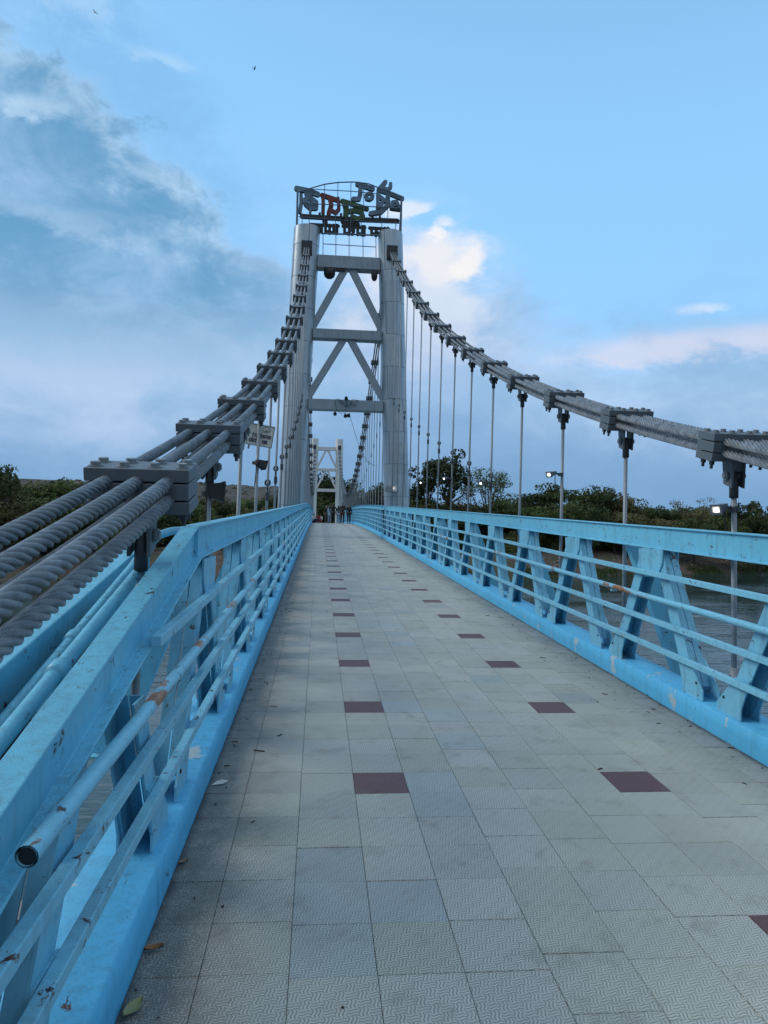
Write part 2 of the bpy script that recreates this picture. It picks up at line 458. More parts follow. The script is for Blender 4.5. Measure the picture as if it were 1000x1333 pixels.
def place(name, me, parent=None, origin=None, bevel=0.0):
    o = bpy.data.objects.new(name, me)
    COL.objects.link(o)
    if parent is not None:
        o.parent = parent
        o.matrix_parent_inverse = Matrix.Translation(-parent.location)   # geometry is given in world coordinates
    if bevel:
        b = o.modifiers.new('edge', 'BEVEL'); b.width = bevel; b.segments = 2; b.limit_method = 'ANGLE'; b.angle_limit = R(40)
    return o

def tag(o, label=None, cat=None, group=None, kind=None):
    if label: o['label'] = label
    if cat: o['category'] = cat
    if group: o['group'] = group
    if kind: o['kind'] = kind
    return o

def empty(name, loc=(0, 0, 0)):
    o = bpy.data.objects.new(name, None)
    COL.objects.link(o)
    o.location = loc
    o.empty_display_size = 0.2
    return o

# ------------------------------------------------------------------ the bridge's line
TOWER_D = 33.5
FAR_D = 116.0
def zc(d):                       # height of the walkway: it climbs to the tower, then crowns over the river
    if d <= TOWER_D:
        return 0.043 * d
    u = d - TOWER_D
    return 1.44 + 0.04445 * u - 0.000427 * u * u
KL, KR = -0.60, 2.93             # kerb faces left and right
ORD = ['first', 'second', 'third', 'fourth', 'fifth', 'sixth', 'seventh', 'eighth', 'ninth', 'tenth', 'eleventh', 'twelfth', 'thirteenth', 'fourteenth', 'fifteenth', 'sixteenth']

def line(d0, d1, step=2.0):
    n = max(1, int(round((d1 - d0) / step)))
    return [d0 + (d1 - d0) * i / n for i in range(n + 1)]

# ------------------------------------------------------------------ river, banks, hill
def shore(x):
    return 105.0 + 0.55 * max(x, 0.0) + (0.0 if x > -20 else 0.05 * (x + 20))
def water_mat():
    m, n, b = new_mat('river_water')
    p = n.pos()
    w1 = n.noise(n.scalev(p, (0.22, 0.62, 1.0)), 1.6, 4, 0.55, 0.3)
    w2 = n.noise(n.scalev(p, (0.5, 1.7, 1.0)), 2.6, 3, 0.55)
    calm = n.smooth(n.noise(n.scalev(p, (0.03, 0.06, 1)), 1.0, 3, 0.5), 0.4, 0.62)
    b.inputs['Base Color'].default_value = (0.018, 0.044, 0.042, 1)
    b.inputs['Roughness'].default_value = 0.03
    b.inputs['IOR'].default_value = 1.6
    h = n.math('MULTIPLY', n.math('ADD', w1, n.math('MULTIPLY', w2, 0.4)), n.math('MULTIPLY_ADD', calm, 0.7, 0.3))
    n.set(b.inputs['Normal'], n.bump(h, 0.42, 0.30))
    return m
M_WATER = water_mat()
mb = MB(); mb.box((-900, -300, -7.5), (900, 420, -6.0))
tag(mb.build('water', M_WATER), kind='structure')

def ground_mat(name, a, c, g, gsc):
    m, n, b = new_mat(name)
    p = n.pos()
    n1_ = n.noise(p, 0.12 * gsc, 7, 0.65)
    n2_ = n.noise(p, 1.4 * gsc, 7, 0.7)
    n3_ = n.noise(p, 6.0 * gsc, 5, 0.7)
    col = n.mix(n.smooth(n2_, 0.35, 0.65), a, c)
    col = n.mix(n.math('MULTIPLY', n.smooth(n1_, 0.46, 0.58), 0.75), col, g)
    col = n.mix(n.math('MULTIPLY', n.smooth(n3_, 0.60, 0.68), 0.6), col, (0.30, 0.27, 0.23))
    n.set(b.inputs['Base Color'], col)
    b.inputs['Roughness'].default_value = 0.95
    n.set(b.inputs['Normal'], n.bump(n.math('ADD', n2_, n3_), 0.8, 0.4))
    return m
M_BANK = ground_mat('bank_earth', (0.060, 0.044, 0.033), (0.135, 0.090, 0.064), (0.045, 0.052, 0.022), 1.0)
M_HILL = ground_mat('scrub_hill', (0.034, 0.034, 0.030), (0.090, 0.070, 0.060), (0.026, 0.036, 0.022), 0.6)
xs = [-2500, -1500, -800, -450, -300] + list(range(-220, 300, 5)) + [340, 450, 800, 1500, 2500]
offs = [-14, -6, -2, 0, 1.5, 3, 4.5, 6, 8, 10, 13, 17, 22, 30, 45, 70, 110, 180, 300, 600, 1200, 2400]
vs = []; fs = []
for i, x in enumerate(xs):
    for j, o_ in enumerate(offs):
        y = shore(max(min(x, 300), -300)) + o_ + (1.6 * noise.noise((x * 0.13, o_ * 0.1, 0)) + 0.8 * noise.noise((x * 0.4, 3, 0)) if o_ < 60 else 0)
        if o_ <= 0:
            z = -6.0 + 0.16 * o_ - 0.05
        else:
            z = -6.05 + 4.6 * (1 - math.exp(-o_ / 9.0)) + (0.25 * noise.noise((x * 0.3, y * 0.3, 1)) * min(o_, 4))
            if o_ > 70: z += (o_ - 70) * 0.006
        vs.append((x, y, z))
m_ = len(offs)
for i in range(len(xs) - 1):
    for j in range(m_ - 1):
        fs.append((i * m_ + j, (i + 1) * m_ + j, (i + 1) * m_ + j + 1, i * m_ + j + 1))
mb = MB(); mb.add(vs, fs)
tag(mb.build('far_bank', M_BANK, smooth=True), kind='structure')
# the near bank behind the camera
vs = []; fs = []
xs2 = list(range(-120, 121, 6)); offs2 = [0, -1.5, -3, -5, -8, -12, -20, -40, -90, -250]
for x in xs2:
    for o_ in offs2:
        vs.append((x, -3.0 + o_ + 0.7 * noise.noise((x * 0.2, o_, 2)), -6.4 + 5.6 * (1 - math.exp(o_ / 4.0)) + 0.2 * noise.noise((x, o_, 5))))
for i in range(len(xs2) - 1):
    for j in range(len(offs2) - 1):
        k = len(offs2)
        fs.append((i * k + j, i * k + j + 1, (i + 1) * k + j + 1, (i + 1) * k + j))
mb = MB(); mb.add(vs, fs)
tag(mb.build('near_bank', M_BANK, smooth=True), kind='structure')
# the ridge of scrub on the left
def ridge(x):
    return 39.0 + 3.0 * noise.noise((x * 0.011, 0, 0)) + 1.6 * noise.noise((x * 0.05, 2, 0)) - max(0, (x + 60)) * 0.028 - max(0, -(x + 230)) * 0.03
vs = []; fs = []
hx = np.linspace(-520, 60, 196); hy = np.linspace(0, 1, 34)
for x in hx:
    top = max(2.0, ridge(x)) * min(1.0, max(0.0, (30 - x)) / 60.0 + 0.02)
    for t in hy:
        y = 330 + 560 * t
        prof = math.sin(min(1.0, t / 0.5) * math.pi / 2) ** 1.3 if t <= 0.5 else 1.0 - 0.55 * ((t - 0.5) / 0.5) ** 2
        z = -3.0 + (top + 3.0) * prof + (2.2 * noise.fractal((x * 0.03, y * 0.03, 7), 1.0, 2.0, 4) * min(1, t * 3)) + (0.7 * noise.noise((x * 0.25, y * 0.2, 3)))
        vs.append((x, y, z))
k = len(hy)
for i in range(len(hx) - 1):
    for j in range(k - 1):
        fs.append((i * k + j, (i + 1) * k + j, (i + 1) * k + j + 1, i * k + j + 1))
mb = MB(); mb.add(vs, fs)
tag(mb.build('hill', M_HILL, smooth=True), kind='structure')

# ------------------------------------------------------------------ deck, tiles, kerbs
DS = line(-4.0, TOWER_D, 1.5) + line(TOWER_D, FAR_D + 34, 1.5)[1:]
def dz_(d):
    return zc(min(d, FAR_D)) if d <= FAR_D else zc(FAR_D) - 0.03 * (d - FAR_D)
deck_mb = MB()
deck_mb.sweep([(-0.95, -0.16), (3.28, -0.16), (3.28, -0.014), (-0.95, -0.014)], [(0, d, dz_(d)) for d in DS])
for sx in (-0.86, 3.02):        # edge girders
    deck_mb.sweep([(sx, -0.75), (sx + 0.18, -0.75), (sx + 0.18, -0.165), (sx, -0.165)], [(0, d, dz_(d)) for d in DS])
for k in range(-1, 40):         # cross beams under every hanger pair
    d = 3.3 + 2.0 * k
    z = dz_(d)
    deck_mb.box((-1.35, d - 0.08, z - 0.52), (3.75, d + 0.08, z - 0.17))
deck = tag(deck_mb.build('deck', M_CONC), kind='structure')
gm = MB(); gm.sweep([(KL, -0.013), (KR, -0.013), (KR, -0.006), (KL, -0.006)], [(0, d, dz_(d)) for d in DS])
gm.build('grout_bed', M_GROUT, deck)

TW = 0.3058; PITCH = 0.308; RP = 0.3096; TD = RP - 0.0022
def tile_mesh(w, name, mat, dpt=TD):
    me = bpy.data.meshes.new(name)
    a, b2 = w / 2, dpt / 2; c = 0.0016
    v = [(-a, -b2, -0.012), (a, -b2, -0.012), (a, b2, -0.012), (-a, b2, -0.012), (-a, -b2, -c), (a, -b2, -c), (a, b2, -c), (-a, b2, -c), (-a + c, -b2 + c, 0), (a - c, -b2 + c, 0), (a - c, b2 - c, 0), (-a + c, b2 - c, 0)]
    f = [(0, 1, 5, 4), (1, 2, 6, 5), (2, 3, 7, 6), (3, 0, 4, 7), (4, 5, 9, 8), (5, 6, 10, 9), (6, 7, 11, 10), (7, 4, 8, 11), (8, 9, 10, 11)]
    me.from_pydata(v, [], f)
    uv = me.uv_layers.new(name='UVMap')
    for li, lp in enumerate(me.loops):
        p = me.vertices[lp.vertex_index].co
        uv.data[li].uv = ((p.x + a) / PITCH, (p.y + b2) / PITCH)
    me.materials.append(mat)
    return me
COLS = []                        # (x centre, width)
for i in range(-3, 9):
    c_ = 0.395 + PITCH * i
    lo, hi = max(c_ - TW / 2, KL + 0.004), min(c_ + TW / 2, KR - 0.004)
    COLS.append((i, (lo + hi) / 2, hi - lo))
COLOFF = {-3: 0.03, -2: 0.03, -1: 0.0, 0: 0.0, 1: 0.0, 2: 0.085, 3: 0.04, 4: -0.02, 5: -0.025, 6: -0.06, 7: 0.09, 8: 0.09}
BLUES = {(-1, -3), (-1, -4), (-1, -5), (0, -4), (1, 0), (1, -1), (2, 4), (1, 5)}
cache = {}
def get_tile(i, w, kind):
    key = (round(w, 3), kind)
    if key not in cache:
        cache[key] = tile_mesh(w, 'tile', {'t': M_TILE, 'r': M_TILE_RED, 'b': M_TILE_BLUE}[kind])
    return cache[key]
slots = []
for r_ in range(-9, 420):
    for (i, x, w) in COLS:
        d = 4.225 + RP * r_ + COLOFF[i]
        if d > FAR_D + 30: continue
        red = (r_ % 5 == 0) and i in (0, 5) and d < 60 and not (i == 0 and r_ < 0)
        blue = (i, r_) in BLUES or (not red and d > 4.6 and random.random() < 0.04)
        slots.append((d, i, x, w, 'r' if red else 'b' if blue else 't', r_))
def in_view(x, d):               # inside the camera's field, with a tile's margin
    p = cam.matrix_world.inverted() @ Vector((x, d, zc(d)))
    if p.z > -0.3: return False
    return abs(p.x / -p.z) < 500 / 930 + 0.2 / -p.z and abs(p.y / -p.z) < 666.5 / 930 + 0.2 / -p.z
near, rest = [], []
for s_ in slots:
    (near if (len(near) < 300 and in_view(s_[2], s_[0])) else rest).append(s_)
pitch_rot = math.atan(0.043)
for (d, i, x, w, kd, r_) in near:
    o = place('tile', get_tile(i, w, kd), deck)
    o.location = (x, d, zc(d) + random.uniform(-0.0012, 0.0012))
    o.rotation_euler = (pitch_rot + random.uniform(-0.003, 0.003), random.uniform(-0.003, 0.003), random.uniform(-0.002, 0.002))
# everything past the limit is one sheet of separate tiles
for kd, mat in (('t', M_TILE_FIELD), ('r', M_TILE_RED), ('b', M_TILE_BLUE)):
    V = []; F = []; UV = []
    for (d, i, x, w, k2, r_) in rest:
        if k2 != kd: continue
        a, b2 = w / 2, TD / 2
        o_ = len(V); h = random.uniform(-0.001, 0.001)
        za, zb = dz_(d - b2) + h, dz_(d + b2) + h
        V += [(x - a, d - b2, za), (x + a, d - b2, za), (x + a, d + b2, zb), (x - a, d + b2, zb)]
        F.append((o_, o_ + 1, o_ + 2, o_ + 3)); UV += [(0, 0), (w / PITCH, 0), (w / PITCH, 1), (0, 1)]
    me = bpy.data.meshes.new('tile_field'); me.from_pydata(V, [], F)
    uv = me.uv_layers.new(name='UVMap')
    uv.data.foreach_set('uv', [c for q in UV for c in q])
    me.materials.append(mat)
    tag(place({'t': 'tile_field', 'r': 'red_tile_field', 'b': 'blue_tile_field'}[kd], me, deck), kind='stuff')

def kerb(xin, xout, seed):
    """painted concrete kerb with a worn, chipped inner edge"""
    s = 1 if xout > xin else -1
    vs = []; fs = []
    ds = list(np.arange(-2.0, 14.0, 0.06)) + list(np.arange(14.0, TOWER_D, 0.5)) + line(TOWER_D, FAR_D, 1.5)
    for d in ds:
        j = lambda a, q: a * noise.noise((d * 5.0, q, seed)) + 0.6 * a * noise.noise((d * 17.0, q, seed))
        ch = 0.010 + 0.012 * max(0, noise.noise((d * 2.3, 9, seed))) + 0.03 * max(0.0, noise.noise((d * 1.1, 4, seed)) - 0.45)
        z = zc(d)
        for (x, h) in ((xin + s * j(0.004, 1), -0.02), (xin + s * (0.004 + j(0.005, 2)), 0.08), (xin + s * (0.006 + j(0.004, 3)), 0.17 - ch + j(0.003, 4)),
                       (xin + s * (0.006 + ch), 0.17 + j(0.003, 5)), ((xin + xout) / 2, 0.172 + j(0.003, 6)), (xout - s * 0.02, 0.17 + j(0.003, 7)), (xout, 0.15), (xout, -0.02)):
            vs.append((x, d, z + h))
    n = 8
    for i in range(len(ds) - 1):
        for k in range(n - 1):
            q = (i * n + k, (i + 1) * n + k, (i + 1) * n + k + 1, i * n + k + 1)
            fs.append(q if s > 0 else q[::-1])
    mb = MB(); mb.add(vs, fs)
    return mb.build('kerb', M_KERB, deck, smooth=True)
kerb(KL, -0.92, 1.0)
kerb(KR, 3.25, 2.0)

# ------------------------------------------------------------------ railing trusses beside the walkway
KINK = 4.15
CH_T, CH_B = 1.49, 1.29
def chord_off(d):
    return 0.0 if d >= KINK else -0.218 * (KINK - d)
def chord_profile(s, h):
    # measured from the web: short top flange, longer ledge at the bottom on the walkway side (s = -1 left, +1 right)
    t, tw = 0.012, 0.010
    to, ti, bo, bi = 0.068, 0.024, 0.068, (0.048 if s < 0 else 0.030)
    pr = [(-bi, -h), (bo, -h), (bo, -h + t), (tw, -h + t), (tw, -t), (to, -t), (to, 0), (-ti, 0), (-ti, -t), (0, -t), (0, -h + t), (-bi, -h + t)]
    return [(s * a, b2) for a, b2 in pr]
def ibeam(w, h):
    t, tw = 0.012, 0.010
    return [(-w / 2, -h), (w / 2, -h), (w / 2, -h + t), (tw / 2, -h + t), (tw / 2, -t), (w / 2, -t), (w / 2, 0), (-w / 2, 0), (-w / 2, -t), (-tw / 2, -t), (-tw / 2, -h + t), (-w / 2, -h + t)]

def railing(side):
    """one side span of the railing: I-beam top chord, paired box legs, gussets and four rails"""
    s = 1 if side == 'right' else -1
    face = 2.985 if s > 0 else -0.665            # inner face of the legs
    rail_x = face - s * 0.034
    xc_ = face + s * 0.036                        # web of the chord, on the walkway side
    lab = 'light blue steel railing %s' % ('running straight along the right edge of the walkway' if s > 0 else 'whose top beam slopes down beside the thick left ropes')
    root = tag(empty('railing', (face, 0, 0)), lab, 'railing', 'light blue railings along the walkway')
    st0, SP = (3.45, 1.97) if s < 0 else (5.18, 1.98)   # hanger stations
    # top chord in welded lengths
    cuts = [-2.5, KINK] + [KINK + 5.9 * q for q in range(1, 5)] + [TOWER_D - 0.02]
    for a, b2 in zip(cuts[:-1], cuts[1:]):
        mb = MB()
        g = 0.0 if a == -2.5 else 0.003
        mb.sweep(chord_profile(s, CH_T - CH_B if s > 0 else 0.185), [(xc_, d, zc(d) + CH_T + chord_off(d)) for d in line(a + g, b2, 2.0)])
        ch = mb.build('top_chord', M_BLUE, root, bevel=0.003)
        if b2 == KINK:
            pm = MB()
            a0, a1 = sorted((xc_ - s * 0.001, xc_ - s * 0.022))
            pm.box((a0, KINK - 0.006, zc(KINK) + CH_B + 0.018), (a1, KINK + 0.004, zc(KINK) + CH_T - 0.014))
            pm.build('stiffener_plate', M_BLUE, ch)
    # legs in pairs under each half panel
    k0 = -2
    n_p = 16
    for k in range(k0, n_p):
        st = st0 + SP * k
        da = st + 1.0
        if da > TOWER_D - 0.4 or da < 0.3: continue
        ztop = CH_B + chord_off(da) - (0.218 * 0.25 if da < KINK else 0)
        if ztop < 0.45: continue
        f0, f1 = face, face + s * 0.125
        xs_ = (f0, f0 + s * 0.059, f0 + s * 0.066, f1)
        for foot, apex, zb in ((st + 0.26, da - 0.11, 0.255), (st + 1.74, da + 0.11, 0.168)):
            fr = (ztop - 0.17) / (CH_B - 0.17)
            ap = foot + (apex - foot) * fr if fr < 1 else apex
            hw = 0.082
            def at(z):
                t = (z - 0.168) / (ztop - 0.168)
                return foot + (ap - foot) * t
            mb = MB()
            ya, yb = at(zb), ap
            up_ = -1 if foot < apex else 1          # the covered side looks up, the open side looks down
            def bar(xa, xb, u0, u1):
                mb.hexa([(xa, ya + u0, zc(ya) + zb), (xb, ya + u0, zc(ya) + zb), (xb, ya + u1, zc(ya) + zb), (xa, ya + u1, zc(ya) + zb),
                         (xa, yb + u0, zc(yb) + ztop), (xb, yb + u0, zc(yb) + ztop), (xb, yb + u1, zc(yb) + ztop), (xa, yb + u1, zc(yb) + ztop)])
            bar(f0, f0 + s * 0.010, -hw, hw)        # inner and outer webs
            bar(f1 - s * 0.010, f1, -hw, hw)
            c0, c1_ = (-hw + 0.001, -hw + 0.011) if up_ < 0 else (hw - 0.011, hw - 0.001)
            bar(f0 + s * 0.0105, xs_[1], c0, c1_)   # two cover flanges with a gap between them
            bar(xs_[2], f1 - s * 0.0105, c0, c1_)
            leg = mb.build('leg', M_LEG, root)
            # foot plate
            fp = MB()
            z0 = zc(foot)
            q = -1 if foot > da else 1
            x0 = f0 - s * 0.011
            poly = [(x0, foot - 0.15, z0 + 0.168), (x0, foot + 0.15, z0 + 0.168), (x0, foot + 0.15 , z0 + 0.24), (x0, at(0.46) + 0.084, z0 + 0.46), (x0, at(0.46) - 0.084, z0 + 0.46), (x0, foot - 0.15, z0 + 0.24)]
            fp.prism(poly, (s * 0.010, 0, 0))
            x1 = f1 + s * 0.001
            fp.prism([(x1, y, z) for (_, y, z) in poly], (s * 0.010, 0, 0))
            fpo = fp.build('foot_plate', M_LEG, leg)
            if 3 < st < 16:
                for (by, bz) in ((foot - 0.06 * q, 0.29),):
                    bo = MB()
                    bo.tube([(x0 - s * 0.006, by, z0 + bz), (x0 + s * 0.004, by, z0 + bz)], 0.011, 6)
                    bo.build('bolt', M_BLACK, leg)
        # gusset where the pair meets
        if ztop > 0.9:
            g = MB(); za = zc(da) + ztop
            for x0 in (f0 - s * 0.013, f1 + s * 0.001):
                g.prism([(x0, da - 0.235, za - 0.002), (x0, da + 0.235, za - 0.002), (x0, da + 0.225, za - 0.13), (x0, da + 0.12, za - 0.255), (x0, da - 0.12, za - 0.255), (x0, da - 0.225, za - 0.13)], (s * 0.011, 0, 0))
            g.build('gusset_plate', M_LEG, root)
    # the four rails
    for kind, h, start in (('flat_rail', 1.075, 2.92), ('pipe_rail', 0.868, 1.62), ('flat_rail', 0.665, 0.6), ('flat_rail', 0.435, 0.1)):
        if s > 0: start = 2.0
        mb = MB()
        ds = line(start, TOWER_D - 0.05, 2.0)
        if kind == 'pipe_rail':
            mb.tube([(rail_x - s * 0.022, d, zc(d) + h) for d in ds], 0.0255, 14, cap=False)
            mb.tube([(rail_x - s * 0.022, d, zc(d) + h) for d in ds], 0.0215, 14, cap=False)
            o = mb.build(kind, M_PIPE, root, smooth=True)
            bm_ = MB(); bm_.tube([(rail_x - s * 0.022, start + 0.008, zc(start) + h), (rail_x - s * 0.022, start + 0.012, zc(start) + h)], 0.0212, 14)
            bm_.build('bore_shade_disc', M_BLACK, o)  # black disc put in for the shade inside the pipe end
        else:
            w, hh = 0.042, 0.022
            mb.sweep([(-w / 2, -hh), (w / 2, -hh), (w / 2, hh), (-w / 2, hh)], [(rail_x, d, zc(d) + h) for d in ds])
            o = mb.build(kind, M_BLUE_BAR, root, bevel=0.004)
    # clips that carry the pipe
    for k in range(0, 8):
        d = st0 + SP * k + 1.75
        if s < 0 and d < 2: continue
        c = MB(); z = zc(d) + 0.875
        c.box((min(face, rail_x - s * 0.02), d - 0.02, z - 0.06), (max(face, rail_x - s * 0.02), d + 0.02, z - 0.032))
        c.build('pipe_clip', M_BLUE_BAR, root)
    # outrigger struts on every second cross beam
    for k in range(1, 15, 2):
        st = st0 + SP * k - 0.2
        z = zc(st)
        o = MB()
        a, b2 = face + s * 0.14, face + s * 0.78
        o.hexa([(b2 - s * 0.11, st - 0.05, z - 0.14), (b2 + s * 0.11, st - 0.05, z - 0.14), (b2 + s * 0.11, st + 0.05, z - 0.14), (b2 - s * 0.11, st + 0.05, z - 0.14),
                (a - s * 0.02, st - 0.05, z + 1.27), (a + s * 0.20, st - 0.05, z + 1.27), (a + s * 0.20, st + 0.05, z + 1.27), (a - s * 0.02, st + 0.05, z + 1.27)])
        o.box((min(face + s * 0.28, b2 + s * 0.14), st - 0.14, z - 0.155), (max(face + s * 0.28, b2 + s * 0.14), st + 0.14, z - 0.142))
        o.build('outrigger_brace', M_BLUE, root)
    return root
rail_left = railing('left')
rail_right = railing('right')

def far_railing(side):
    """the railing of the river span beyond the tower"""
    s = 1 if side == 'right' else -1
    face = 2.985 if s > 0 else -0.665
    root = tag(empty('railing', (face, TOWER_D, 1.4)), 'distant light blue railing of the river span, %s of the people beyond the tower' % ('right' if s > 0 else 'left'), 'railing', 'light blue railings along the walkway')
    ds = line(TOWER_D + 0.02, FAR_D, 1.5)
    mb = MB(); mb.sweep(ibeam(0.165, 0.21), [(face + s * 0.045, d, zc(d) + CH_T) for d in ds]); mb.build('top_chord', M_BLUE, root)
    for h in (1.075, 0.875, 0.665, 0.435):
        mb = MB(); mb.sweep([(-0.02, -0.024), (0.02, -0.024), (0.02, 0.024), (-0.02, 0.024)], [(face - s * 0.03, d, zc(d) + h) for d in ds])
        mb.build('pipe_rail' if h == 0.875 else 'flat_rail', M_BLUE_BAR, root)
    for k in range(41):
        st = TOWER_D + 0.25 + 2.0 * k
        mb = MB()
        for foot, apex in ((st + 0.26, st + 0.89), (st + 1.74, st + 1.11)):
            mb.hexa([(face, foot - 0.08, zc(foot) + 0.16), (face + s * 0.12, foot - 0.08, zc(foot) + 0.16), (face + s * 0.12, foot + 0.08, zc(foot) + 0.16), (face, foot + 0.08, zc(foot) + 0.16),
                     (face, apex - 0.08, zc(apex) + 1.28), (face + s * 0.12, apex - 0.08, zc(apex) + 1.28), (face + s * 0.12, apex + 0.08, zc(apex) + 1.28), (face, apex + 0.08, zc(apex) + 1.28)])
        mb.build('leg_pair', M_LEG, root)
    return root
far_railing('left'); far_railing('right')

# ------------------------------------------------------------------ main cables: six twisted wire ropes each
def cable_z(d, s):
    z = 1.837 + 0.3327 * (d - 3.43) + 0.00675 * (d - 3.43) * (d - 17.22)
    if s > 0: z += 0.09 * math.exp(-max(0, d - 5.0) / 4.0)
    return z
def cable_x(d, s):
    t = min(1.0, max(0.0, (d - 4.0) / 29.0))
    return (-0.825 + 0.06 * math.sin(math.pi * t)) if s < 0 else (3.14 + 0.09 * math.sin(math.pi * t))
def cable_frame(d, s):
    e = 0.01
    t = Vector((cable_x(d + e, s) - cable_x(d - e, s), 2 * e, cable_z(d + e, s) - cable_z(d - e, s))).normalized()
    xa = t.cross(Vector((0, 0, 1))).normalized()
    n = xa.cross(t).normalized()
    return Vector((cable_x(d, s), d, cable_z(d, s))), xa, t, n
ROPE_R = 0.0305
ROPES = [(ox, on) for on in (0.043, -0.043) for ox in (-0.135, 0.0, 0.135)]
def rope_mesh(path, lay, lobes=6, per=8, phase=0.0, hand=1.0, smooth_from=1e9, rad_=ROPE_R):
    """path: list of (point, xa, n, arc length). A lobed section turned along the length gives the strands."""
    n = lobes * per
    th = np.arange(n) / n * 2 * math.pi
    P = np.array([[*p] for p, _, _, _ in path]); A = np.array([[*a] for _, a, _, _ in path]); N = np.array([[*b] for _, _, b, _ in path]); S_ = np.array([q[3] for q in path])
    phi = (th + math.pi / lobes) % (2 * math.pi / lobes) - math.pi / lobes      # each strand is a round wire bundle
    rr = rad_ * (0.667 * np.cos(phi) + np.sqrt(np.maximum(0.0, 0.3335 ** 2 - (0.667 * np.sin(phi)) ** 2)))
    rr = np.maximum(rr, rad_ * 0.62)
    rot = hand * S_ / lay * 2 * math.pi + phase
    ang = th[None, :] + rot[:, None]
    V = P[:, None, :] + (np.cos(ang) * rr[None, :])[..., None] * A[:, None, :] + (np.sin(ang) * rr[None, :])[..., None] * N[:, None, :]
    V = V.reshape(-1, 3)
    m = len(path)
    i = np.arange(m - 1)[:, None]; k = np.arange(n)[None, :]
    k2 = (k + 1) % n
    F = np.stack([i * n + k, (i + 1) * n + k, (i + 1) * n + k2, i * n + k2], -1).reshape(-1, 4)
    me = bpy.data.meshes.new('rope')
    me.vertices.add(len(V)); me.vertices.foreach_set('co', V.astype(np.float32).ravel())
    me.loops.add(F.size); me.loops.foreach_set('vertex_index', F.astype(np.int32).ravel())
    me.polygons.add(len(F)); me.polygons.foreach_set('loop_start', np.arange(0, F.size, 4, dtype=np.int32))
    me.update(calc_edges=True)
    uv = me.uv_layers.new(name='UVMap')
    kk = np.broadcast_to(k, (m - 1, n)); ii = np.broadcast_to(i, (m - 1, n))
    U = np.stack([kk, kk, kk + 1, kk + 1], -1) / per
    Vv = np.stack([S_[ii], S_[ii + 1], S_[ii + 1], S_[ii]], -1)
    uv.data.foreach_set('uv', np.stack([U, Vv], -1).astype(np.float32).ravel())
    me.polygons.foreach_set('use_smooth', np.ones(len(F), dtype=bool))
    me.materials.append(M_ROPE)
    return me
def rope_path(s, ox, on):
    ds = []; d = -2.2
    while d < 32.85:
        ds.append(d); d += 0.03 if d < 0.7 else 0.0115 if d < 9 else 0.015 if d < 15 else 0.25
    ds.append(32.85)
    out = []; L = 0; last = None
    for d in ds:
        c, xa, t, n = cable_frame(d, s)
        # ropes close up a little towards the tower saddle
        sq = 1.0 - 0.28 * max(0.0, (d - 20) / 13.0)
        p = c + xa * (ox * sq) + n * on
        if last is not None: L += (p - last).length
        last = p
        out.append((p, xa, n, L))
    return out

def hex_bolt(mb, c, xa, t, n, r=0.024, h=0.017, washer=True):
    ps = [c + (xa * math.cos(a) + t * math.sin(a)) * r for a in [i * math.pi / 3 for i in range(6)]]
    mb.prism([p + n * 0.005 for p in ps], n * h)
    if washer:
        mb.prism([c + (xa * math.cos(a) + t * math.sin(a)) * r * 1.35 for a in [i * math.pi / 5 for i in range(10)]], n * 0.005)

def clamp(parent, d, s, detail):
    c, xa, t, n = cable_frame(d, s)
    rot = Matrix((xa, t, n)).transposed()
    sq = 1.0 - 0.28 * max(0.0, (d - 20) / 13.0)
    w, l = 0.46 * sq, 0.24
    if not detail:
        mb = MB()
        for n0, n1 in ((0.046, 0.105), (-0.038, 0.038), (-0.105, -0.046)):
            mb.obox(c + n * (n0 + n1) / 2, (w, l, n1 - n0), rot)
        for ox in (-0.2, 0.2):
            mb.obox(c + xa * ox * sq + n * 0.118, (0.05, 0.16, 0.026), rot)
        return mb.build('cable_clamp', M_CLAMP, parent)
    mid = MB(); mid.obox(c, (w, l, 0.076), rot)
    cl = mid.build('cable_clamp', M_CLAMP, parent, bevel=0.004)
    for n0, n1, mt in ((0.046, 0.105, M_CLAMP), (-0.105, -0.046, M_CLAMP)):
        pb = MB(); pb.obox(c + n * (n0 + n1) / 2, (w + 0.006, l, n1 - n0), rot)
        pb.build('clamp_plate', mt, cl, bevel=0.004)
    for ox in (-0.195, -0.068, 0.068, 0.195):
        for ot in (-0.062, 0.062):
            bb = MB()
            hex_bolt(bb, c + xa * ox + t * ot + n * 0.105, xa, t, n)
            bb.build('bolt', M_CLAMP_TOP, cl)
            if abs(ox) > 0.1:
                nb = MB(); q = c + xa * ox + t * ot - n * 0.105
                hex_bolt(nb, q, xa, t, -n, 0.022, 0.026, True)
                nb.tube([q - n * 0.028, q - n * 0.062], 0.012, 8)
                nb.build('nut', M_DARK, cl)
    return cl

M_CLAMP_ST = {-1: [3.45 + 1.97 * i for i in range(15)], 1: [3.2 + 1.98 * i for i in range(15)]}
def main_cable(s):
    nm = 'left' if s < 0 else 'right'
    root = tag(empty('main_cable', (cable_x(0, s), 0, cable_z(0, s))),
               'bundle of thick twisted wire ropes in grey clamps, %s' % ('close up at the left edge' if s < 0 else 'sweeping down to the right edge'),
               'bridge cable', 'main suspension cables')
    for i, (ox, on) in enumerate(ROPES):
        me = rope_mesh(rope_path(s, ox, on), 0.335, phase=i * 0.7, hand=-1.0 if i % 2 == 0 else -1.0)
        place('wire_rope', me, root)
    for i, d in enumerate(M_CLAMP_ST[s]):
        clamp(root, d, s, i < 8)
    return root
cable_left = main_cable(-1)
cable_right = main_cable(1)

